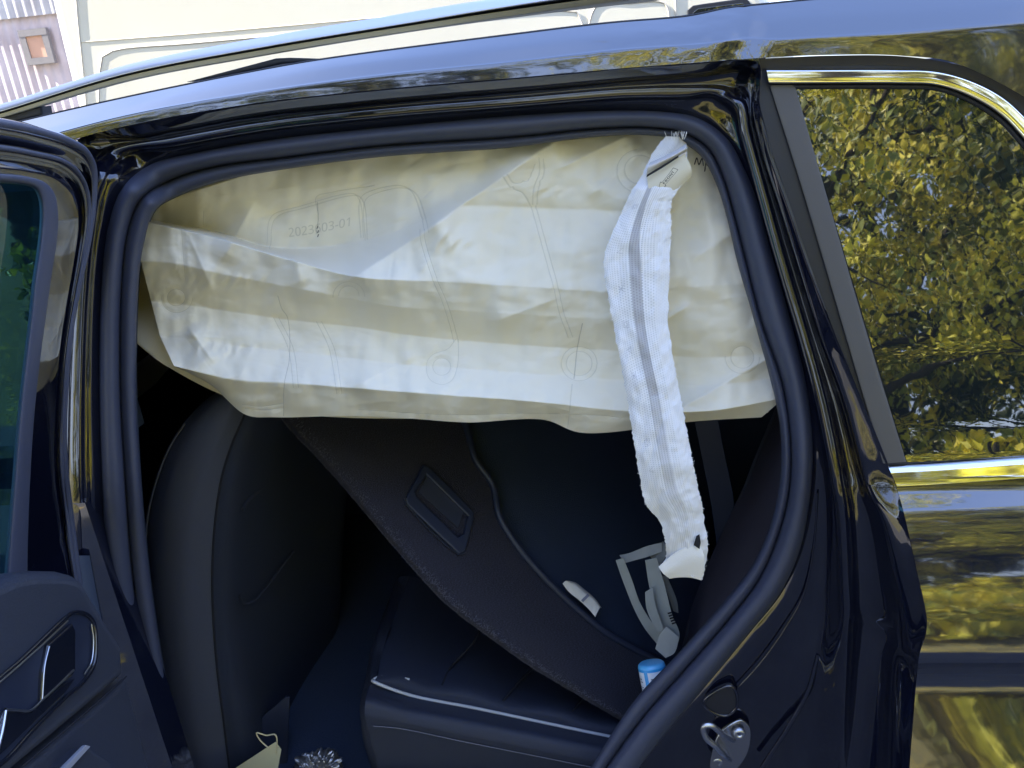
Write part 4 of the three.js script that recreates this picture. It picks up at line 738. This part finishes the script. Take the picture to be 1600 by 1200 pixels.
  dbl([[842, 246], [843, 268], [834, 294], [832, 318]], 7, 2); line([[786, 276], [798, 293], [817, 302], [829, 322]]); line([[792, 272], [803, 286], [826, 280], [836, 256]]);
  dbl([[830, 322], [847, 385], [865, 450], [874, 490], [888, 528]], 7, -1);
  ring(905, 568, 20); ring(905, 568, 28); line([[910, 505], [902, 545], [897, 592]], 'rgba(70,68,66,0.3)', 1.6); line([[894, 600], [887, 668]]);
  ring(275, 465, 14); ring(276, 466, 24, 0, 3.3); ring(545, 462, 16, 3.1, 6.3); ring(545, 464, 25, 3.1, 6.3); ring(1000, 265, 24); ring(1000, 267, 36, 1.5, 4.6); ring(1160, 558, 18); ring(1160, 558, 27, 0, 3.2);
  line([[283, 358], [286, 400], [289, 438]]); dbl([[427, 496], [450, 545], [458, 606]], 8, 0); dbl([[494, 502], [514, 545], [526, 616]], 8, 0);
  line([[434, 462], [440, 482], [449, 496], [452, 560], [444, 600], [443, 650]], 'rgba(80,78,76,0.26)', 1.6);
  line([[378, 632], [410, 635], [442, 630]]); line([[382, 638], [412, 641], [442, 637]]); line([[318, 330], [317, 352]]);
  line([[560, 640], [700, 648], [850, 646], [980, 652]], 'rgba(120,120,112,0.25)', 1.6);
  line([[496, 316], [497, 345], [494, 366]], 'rgba(110,108,100,0.35)', 1.6);
  { // printed number, dotted ink
    const a = uvp(451, 370), b = uvp(549, 352), c = uvp(449, 352); g2.save(); g2.translate(...a);
    const ux = (b[0] - a[0]) / 98, uy = (b[1] - a[1]) / 98, vx = (a[0] - c[0]) / 18, vy = (a[1] - c[1]) / 18;
    g2.transform(ux, uy, vx, vy, 0, 0); g2.font = '19px sans-serif'; g2.fillStyle = 'rgba(128,128,122,0.22)'; g2.fillText('2023603-01', 0, 0, 99); g2.restore();
    g2.fillStyle = 'rgba(30,30,30,0.6)'; for (const q of [[496, 355], [497, 362], [497, 368]]) { const k = uvp(...q); g2.fillRect(k[0] - 1.5, k[1] - 3, 3, 6); }
  }
  { // marker scrawl by the top corner
    const c = (pts) => line(pts, 'rgba(30,28,34,0.85)', 4.2);
    c([[1085, 257], [1089, 247], [1092, 257], [1097, 248], [1099, 259]]); c([[1101, 268], [1105, 250], [1111, 250], [1110, 257], [1104, 258]]); c([[1114, 253], [1118, 260], [1122, 252]]);
  }
  // the seams pull the cloth in: a shallow groove with short puckers on both sides
  const cellOf = new Map(), ck = (x, y) => Math.floor(x / 16) * 1000 + Math.floor(y / 16);
  for (const p of seamPts) { const k = ck(p[0], p[1]); if (!cellOf.has(k)) cellOf.set(k, []); cellOf.get(k).push(p); }
  const seamDisp = (x, y) => {
    let d = 1e9; for (let a = -1; a < 2; a++) for (let b = -1; b < 2; b++) for (const p of cellOf.get(ck(x + a * 16, y + b * 16)) || []) d = Math.min(d, (p[0] - x) ** 2 + (p[1] - y) ** 2);
    if (d > 400) return 0; d = Math.sqrt(d);
    return -0.0013 * Math.exp(-((d / 5) ** 2)) + 0.0011 * Math.exp(-(((d - 9) / 7) ** 2)) * (0.4 + 1.4 * fbm(x / 9, y / 9, 17, 2));
  };
  const G = rowsGrid(rows, 300, 36, surf, { disp: (x, y) => disp(x, y) + seamDisp(x, y), round: false });
  relax(G, 1);
  const map = new THREE.CanvasTexture(cv), bmp = new THREE.CanvasTexture(bcv);
  map.colorSpace = THREE.SRGBColorSpace; map.anisotropy = 8;
  const cloth = phy('coated airbag cloth', C(0.85, 0.79, 0.635), 0.62, { map, bumpMap: bmp, bumpScale: 0.0022, sheen: 0.3, sheenRoughness: 0.6 });
  mesh('airbag_cloth', gridGeo(G, { unit: true }), cloth, bag);
  // back layer: falls behind the lower left edge
  const plainCloth = std('airbag cloth', C(0.83, 0.77, 0.62), 0.65);
  const backRows = [
    { p: [[160, 300], [400, 262], [700, 225], [950, 205], [1180, 240]], o: -0.24 }, { p: [[170, 430], [420, 420], [700, 430], [950, 440], [1230, 440]], o: -0.235 },
    { p: [[185, 505], [240, 520], [600, 570], [900, 590], [1240, 570]], o: [-0.2, -0.19, -0.2, -0.2, -0.22] }, { p: [[196, 522], [262, 573], [420, 640], [900, 650], [1200, 645]], o: [-0.19, -0.18, -0.185, -0.185, -0.195] }];
  mesh('back_layer', gridGeo(relax(rowsGrid(backRows, 90, 16, surf, { disp: (x, y) => 0.007 * fbm(x / 60, y / 50, 12, 3) }), 1), { unit: true }), plainCloth, bag);
}

// ------------------------------------------------------------------ torn white fabric strap in front of the airbag
{
  const strap = thing('fabric_strap', 'torn white woven strap hanging down in front of the airbag from the roof edge', 'strap');
  const Lp = [[1040, 213], [1022, 236], [1002, 276], [986, 300], [970, 335], [944, 398], [946, 440], [957, 500], [966, 550], [980, 620], [990, 690], [999, 740], [1010, 790], [1031, 815], [1040, 850], [1040, 872], [1030, 886]];
  const Rp = [[1072, 214], [1074, 240], [1072, 268], [1062, 292], [1049, 318], [1048, 360], [1046, 420], [1044, 500], [1052, 560], [1064, 620], [1071, 660], [1080, 710], [1088, 750], [1097, 790], [1101, 822], [1106, 850], [1098, 906]];
  const N = 17, fr = t => Lp.map((p, i) => [lerp(p[0], Rp[i][0], t), lerp(p[1], Rp[i][1], t)]);
  const off = t => [...Array(N)].map((_, i) => -0.085 + 0.028 * Math.min(1, i / 3) + 0.007 * Math.sin(Math.PI * t) - (i < 3 ? 0.01 * t : 0) + (i > 14 ? 0.01 * (t - 0.5) : 0));
  const surf = (px, py, o) => S(px, py, o, 0);
  const G = rowsGrid([0, 0.12, 0.3, 0.5, 0.7, 0.88, 1].map(t => ({ p: fr(t), o: off(t) })), 240, 7, surf, { disp: (x, y, u, v) => 0.007 * fbm(x / 26, y / 44, 6, 3) + (v > 0.6 ? 0.0012 * fbm(x / 9, y / 6, 7, 2) : 0) });
  // frayed long edges and torn lower end
  for (let i = 0; i < G[0].length; i++) for (const j of [0, G.length - 1]) { const k = 0.0022 * (rnd() - 0.5) + 0.002 * fbm(i / 16, j, 3, 2); G[j][i].x += k; G[j][i].y += 0.0008 * (rnd() - 0.5); }
  const NVs = G.length - 1, NUs = G[0].length - 1;
  const geo = gridGeo(G, { unit: true, thick: 0.0012 });
  // weave picture: mesh holes as print on cloth, grey stripe, care marks
  const W = 2048, H = 256, cv = document.createElement('canvas'); cv.width = W; cv.height = H; const g = cv.getContext('2d');
  g.fillStyle = '#f4f3f0'; g.fillRect(0, 0, W, H);
  g.fillStyle = '#c0bebd'; g.beginPath(); g.moveTo(330, 84); g.lineTo(700, 104); g.lineTo(1150, 108); g.lineTo(1150, 148); g.lineTo(700, 140); g.lineTo(330, 104); g.fill();
  g.fillStyle = 'rgba(150,148,146,0.28)'; for (let k = 0; k < 40; k++) { g.fillStyle = `rgba(190,188,186,${0.75 * (1 - k / 40)})`; g.fillRect(1150 + k * 18, 108 + k * 0.2, 18, 40); };
  for (let i = 0; i < 256; i++) for (let j = 0; j < 26; j++) {
    const x = i * 8 + (j % 2) * 4, y = j * 10 + 1, inS = y > 92 && y < 150, edge = y > 190;
    g.fillStyle = edge ? 'rgba(150,152,160,0.1)' : inS ? 'rgba(120,118,116,0.42)' : 'rgba(128,126,122,0.26)';
    g.fillRect(x, y, 3.6, 4.4);
  }
  const marks = [[470, 60], [640, 62], [790, 60], [900, 58], [1000, 56], [1080, 54], [1290, 62], [1400, 60]];
  g.strokeStyle = g.fillStyle = 'rgba(90,90,96,0.25)'; g.lineWidth = 2;
  marks.forEach(([x, y], i) => { if (i % 3 === 0) { g.strokeRect(x, y, 24, 22); g.beginPath(); g.arc(x + 12, y + 11, 7, 0, 7); g.stroke(); } else if (i % 3 === 1) { g.beginPath(); g.moveTo(x, y + 20); g.lineTo(x + 12, y); g.lineTo(x + 24, y + 20); g.stroke(); } else { g.beginPath(); g.moveTo(x, y); g.lineTo(x + 22, y + 20); g.moveTo(x, y + 20); g.lineTo(x + 22, y); g.moveTo(x + 11, y); g.lineTo(x + 11, y + 22); g.stroke(); } });
  const t = new THREE.CanvasTexture(cv); t.colorSpace = THREE.SRGBColorSpace; t.flipY = true; t.anisotropy = 8;
  const bc = document.createElement('canvas'); bc.width = W; bc.height = H; const gb = bc.getContext('2d'); gb.fillStyle = '#a0a0a0'; gb.fillRect(0, 0, W, H); gb.fillStyle = '#404040'; for (let i = 0; i < 256; i++) for (let j = 0; j < 26; j++) gb.fillRect(i * 8 + (j % 2) * 4, j * 10 + 1, 3.6, 4.4);
  const tb = new THREE.CanvasTexture(bc);
  mesh('strap_cloth', geo, std('woven white cloth', C(0.88, 0.88, 0.9), 0.85, { map: t, bumpMap: tb, bumpScale: 0.0005 }), strap);
  // torn flap with the hole beside it, drawn as a dark patch
  mesh('torn_hole_patch', plate([[1084, 852], [1088, 838], [1093, 835], [1095, 848], [1093, 858]].map(p => S(p[0], p[1], -0.0465, 0)), V(0, 0, 1), 0.001, 0.0002), M.seam, strap, 'dark patch drawn for the hole torn in the cloth');
  mesh('turned_flap', patch([{ p: [[1029, 886], [1052, 866], [1080, 853], [1097, 858]], o: -0.05 }, { p: [[1036, 896], [1058, 884], [1082, 874], [1101, 876]], o: -0.045 }, { p: [[1046, 904], [1064, 902], [1082, 903], [1096, 907]], o: -0.048 }], 30, 6, surf, { thick: 0.001 }), std('unbleached cloth back', C(0.78, 0.75, 0.68), 0.9, { bumpMap: fuzz, bumpScale: 0.0006 }), strap, 'cream torn lower flap');
  // frayed threads
  const fz = [];
  const thread = (p, q) => { const a = surf(p[0], p[1], -0.055), b = surf(q[0], q[1], -0.05), m = a.clone().lerp(b, 0.5).add(V(0.001 * (rnd() - 0.5), 0.001 * (rnd() - 0.5), 0.002)); fz.push(tube([a, m, b], 0.00028, 4, 4)); };
  for (let i = 0; i < 16; i++) { const x = 1042 + 30 * rnd(); thread([x, 218], [x + 10 * (rnd() - 0.5), 208 - 4 * rnd()]); }
  for (let i = 0; i < 40; i++) { const k = 4 + 12 * rnd(), f = curve(Lp)(k / 16), side = rnd() < 0.5; const e = side ? f : curve(Rp)(k / 16); thread([e.x, e.y], [e.x + (side ? -1 : 1) * (1 + 2.5 * rnd()), e.y + 5 * (rnd() - 0.5)]); }
  mesh('frayed_thread', mergeGeometries(fz), std('white thread', C(0.85, 0.85, 0.86), 0.9), strap).userData.kind = 'stuff';
  // sewn label with arrow, and the fold above it, its shade put into the grey
  const cvl = document.createElement('canvas'); cvl.width = 512; cvl.height = 512; const q = cvl.getContext('2d');
  q.fillStyle = '#e9e4d4'; q.fillRect(0, 0, 512, 512); q.strokeStyle = 'rgba(160,152,130,0.35)'; q.lineWidth = 3; for (let y = 6; y < 512; y += 14) { q.beginPath(); q.moveTo(0, y); q.lineTo(512, y); q.stroke(); }
  q.save(); q.translate(238, 232); q.rotate(-0.62); q.strokeStyle = q.fillStyle = '#4a4844'; q.lineWidth = 6;
  q.beginPath(); q.moveTo(-160, 0); q.lineTo(-80, -62); q.lineTo(-80, -36); q.lineTo(120, -36); q.lineTo(120, 36); q.lineTo(-80, 36); q.lineTo(-80, 62); q.closePath(); q.stroke();
  q.rotate(0); q.font = 'bold 52px sans-serif'; q.fillText('FRONT', -88, 18, 190); q.restore();
  const lt = new THREE.CanvasTexture(cvl); lt.colorSpace = THREE.SRGBColorSpace; lt.anisotropy = 8;
  mesh('sewn_label', patch([{ p: [[1011, 276], [1040, 258], [1070, 240]], o: -0.058 }, { p: [[1014, 298], [1048, 278], [1080, 262]], o: -0.052 }, { p: [[1020, 312], [1038, 312], [1081, 276]], o: -0.058 }], 24, 8, surf, { unit: true, thick: 0.001 }), std('cream label cloth', C(0.82, 0.79, 0.7), 0.85, { map: lt }), strap, 'cream sewn label printed with an arrow');
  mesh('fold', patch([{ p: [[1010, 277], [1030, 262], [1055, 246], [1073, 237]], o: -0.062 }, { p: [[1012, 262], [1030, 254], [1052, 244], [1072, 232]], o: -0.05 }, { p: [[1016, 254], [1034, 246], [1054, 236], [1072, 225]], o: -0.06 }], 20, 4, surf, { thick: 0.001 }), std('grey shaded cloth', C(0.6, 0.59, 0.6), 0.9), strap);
  mesh('print_stripe', patch([{ p: [[1010, 277], [1034, 263], [1060, 246]], o: -0.049 }, { p: [[1011, 273], [1034, 259], [1060, 243]], o: -0.0485 }], 12, 2, surf, { thick: 0.0008 }), M.seam, strap);
}

// ------------------------------------------------------------------ small loose things
{ // crumpled grey webbing, its lit and shaded stretches put into the greys
  const t = thing('webbing_strap', 'crumpled grey webbing strap looped below the torn white strap', 'webbing');
  const rib = (a, b, z0, z1) => patch([{ p: a, o: z0 }, { p: b, o: z1 }], 40, 4, (x, y, o) => P(x, y, o), { thick: 0.0016, disp: (x, y) => 0.003 * fbm(x / 14, y / 18, 5, 2) });
  const z = -0.36;
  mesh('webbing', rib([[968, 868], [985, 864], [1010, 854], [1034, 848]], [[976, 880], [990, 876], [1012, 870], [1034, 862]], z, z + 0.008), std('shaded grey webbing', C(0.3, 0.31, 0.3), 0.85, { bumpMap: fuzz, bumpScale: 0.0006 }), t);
  mesh('webbing', rib([[962, 876], [974, 910], [990, 950], [1006, 980], [1026, 1006]], [[974, 872], [988, 908], [1000, 942], [1018, 972], [1034, 994]], z + 0.012, z + 0.02), M.web, t);
  mesh('webbing', rib([[1008, 876], [1014, 915], [1022, 950], [1030, 985], [1034, 1010]], [[1026, 872], [1040, 920], [1050, 960], [1062, 992], [1056, 1014]], z + 0.02, z + 0.03), M.web, t);
  mesh('webbing', rib([[1008, 926], [1010, 950], [1020, 975], [1030, 992]], [[1020, 918], [1024, 945], [1036, 980], [1040, 996]], z + 0.028, z + 0.034), M.web, t);
  mesh('webbing', rib([[1016, 870], [1024, 860], [1036, 846]], [[1030, 884], [1038, 874], [1044, 860]], z - 0.004, z + 0.01), std('shaded dark webbing', C(0.2, 0.21, 0.2), 0.85), t);
  mesh('webbing', rib([[1034, 900], [1044, 930], [1052, 955]], [[1042, 900], [1058, 940], [1060, 958]], z - 0.01, z - 0.004), std('shaded dark webbing', C(0.2, 0.21, 0.2), 0.85), t);
  mesh('webbing', rib([[1024, 1014], [1032, 990], [1042, 980]], [[1040, 1028], [1054, 1020], [1061, 996]], z + 0.036, z + 0.04), std('lit grey webbing', C(0.45, 0.46, 0.43), 0.8), t);
  for (let i = 0; i < 5; i++) mesh('printed_mark', plate([[1043 + i * 1.6, 958 + i * 4], [1049 + i * 1.6, 956 + i * 4], [1049.6 + i * 1.6, 958 + i * 4], [1043.6 + i * 1.6, 960 + i * 4]].map(p => P(p[0], p[1], z + 0.033)), V(0, 0, 1), 0.0008, 0.0001), M.seam, t);
}
{ // torn white paper lying on the backrest edge
  const t = thing('paper_scrap', 'small torn white paper scrap on the dark cord of the folded backrest', 'paper');
  mesh('scrap', patch([{ p: [[879, 912], [888, 924], [905, 938], [920, 952], [930, 964]], o: 0.016 }, { p: [[884, 908], [896, 913], [912, 926], [928, 938], [937, 950]], o: 0.022 }, { p: [[890, 908], [900, 911], [914, 922], [930, 936], [940, 950]], o: 0.012 }], 20, 5, (x, y, o) => slabAt(x, y, o), { thick: 0.001, disp: (x, y) => 0.003 * fbm(x / 8, y / 8, 3, 2) }), M.paper, t);
  mesh('grey_band', patch([{ p: [[908, 938], [914, 932], [918, 928]], o: 0.024 }, { p: [[911, 941], [917, 935], [921, 931]], o: 0.024 }], 8, 2, (x, y, o) => slabAt(x, y, o), { thick: 0.0006 }), std('grey print', C(0.25, 0.26, 0.33), 0.8), t);
}
{ // small bottle with blue cap band behind the sill
  const c = P(1022, 1062, -0.19), t = thing('blue_bottle', 'small bottle with light blue label and printed white panels beside the sill', 'bottle', [c.x, c.y, c.z]);
  const r = 0.026;
  const cv = document.createElement('canvas'); cv.width = 512; cv.height = 128; const q = cv.getContext('2d');
  q.fillStyle = '#2e9fe0'; q.fillRect(0, 0, 512, 128); q.fillStyle = '#dfe6ec'; for (const x of [6, 134, 262, 390]) q.fillRect(x, 12, 104, 116);
  q.fillStyle = '#5a6472'; for (const x of [10, 138, 266, 394]) { q.fillRect(x + 12, 40, 26, 30); q.fillRect(x + 50, 42, 22, 8); q.fillRect(x + 50, 56, 28, 5); for (let k = 0; k < 4; k++) q.fillRect(x + 12, 82 + k * 10, 66, 4); }
  const lt = new THREE.CanvasTexture(cv); lt.colorSpace = THREE.SRGBColorSpace; lt.wrapS = THREE.RepeatWrapping;
  const body = new THREE.CylinderGeometry(r, r, 0.05, 40, 1, true); body.rotateY(1.1);
  const g = new THREE.Group(); g.name = 'label_band'; t.add(g); t.rotation.set(-0.45, 0, 0.14);
  mesh('label', body, phy('printed label', C(1, 1, 1), 0.4, { map: lt, clearcoat: 0.4 }), g);
  mesh('cap', new THREE.LatheGeometry([[0, 0.033], [r * 0.8, 0.033], [r * 0.95, 0.030], [r * 1.0, 0.0252], [r * 0.985, 0.0245]].map(p => new THREE.Vector2(...p)), 40), phy('blue cap', C(0.12, 0.5, 0.85), 0.4, { clearcoat: 0.5 }), g);
  mesh('bottle_body', new THREE.LatheGeometry([[r * 0.98, -0.0248], [r * 1.02, -0.03], [r * 1.02, -0.042], [r * 0.9, -0.05], [0, -0.051]].map(p => new THREE.Vector2(...p)), 40), std('white plastic', C(0.7, 0.72, 0.74), 0.4), g);
}
{ // open carton on the cabin floor
  const z = -0.2, t = thing('open_box', 'dark open box with a yellow inner flap on the cabin floor behind the front seat', 'box');
  const q = (x, y, dz = 0) => P(x, y, z + dz);
  mesh('side', plate([[300, 1215], [434, 1122], [440, 1124], [442, 1230], [300, 1260]].map(p => q(p[0], p[1], -0.06)), V(0.2, 0.2, 1), 0.006, 0.001), M.trimDark, t);
  mesh('flap', plate([[362, 1204], [420, 1168], [432, 1178], [434, 1230], [362, 1240]].map(p => q(p[0], p[1], 0.0)), V(0, 0.5, 1), 0.003, 0.0005), std('yellow card', C(0.62, 0.55, 0.3), 0.7), t, 'yellow sheet');
  mesh('card_edge', tube([q(421, 1170, 0.004), q(406, 1156, 0.004), q(401, 1145, 0.004), q(416, 1149, 0.004), q(430, 1148, 0.004), q(432, 1178, 0.004)], 0.0016, 60, 6), std('yellow edge', C(0.6, 0.52, 0.3), 0.6), t);
}
{ // crumpled foil bag
  const c = P(495, 1205, -0.24), t = thing('foil_bag', 'crumpled shiny foil bag on the cabin floor beside the bench', 'bag', [c.x, c.y, c.z]);
  const g = new THREE.IcosahedronGeometry(0.055, 24), p = g.attributes.position, v = V(0, 0, 0);
  for (let i = 0; i < p.count; i++) { v.fromBufferAttribute(p, i); const n = v.clone().normalize(), r = 1 + 0.42 * Math.abs(fbm(n.x * 2.2, n.y * 2.2, n.z * 2.2, 4)) * 2 - 0.3; v.multiplyScalar(r); v.y *= 0.9; v.x *= 1.1; p.setXYZ(i, v.x, v.y, v.z); }
  g.computeVertexNormals();
  mesh('foil', g, std('crumpled foil', C(0.42, 0.4, 0.38), 0.36, { metalness: 0.9 }), t);
}
renderer.render(scene, camera);
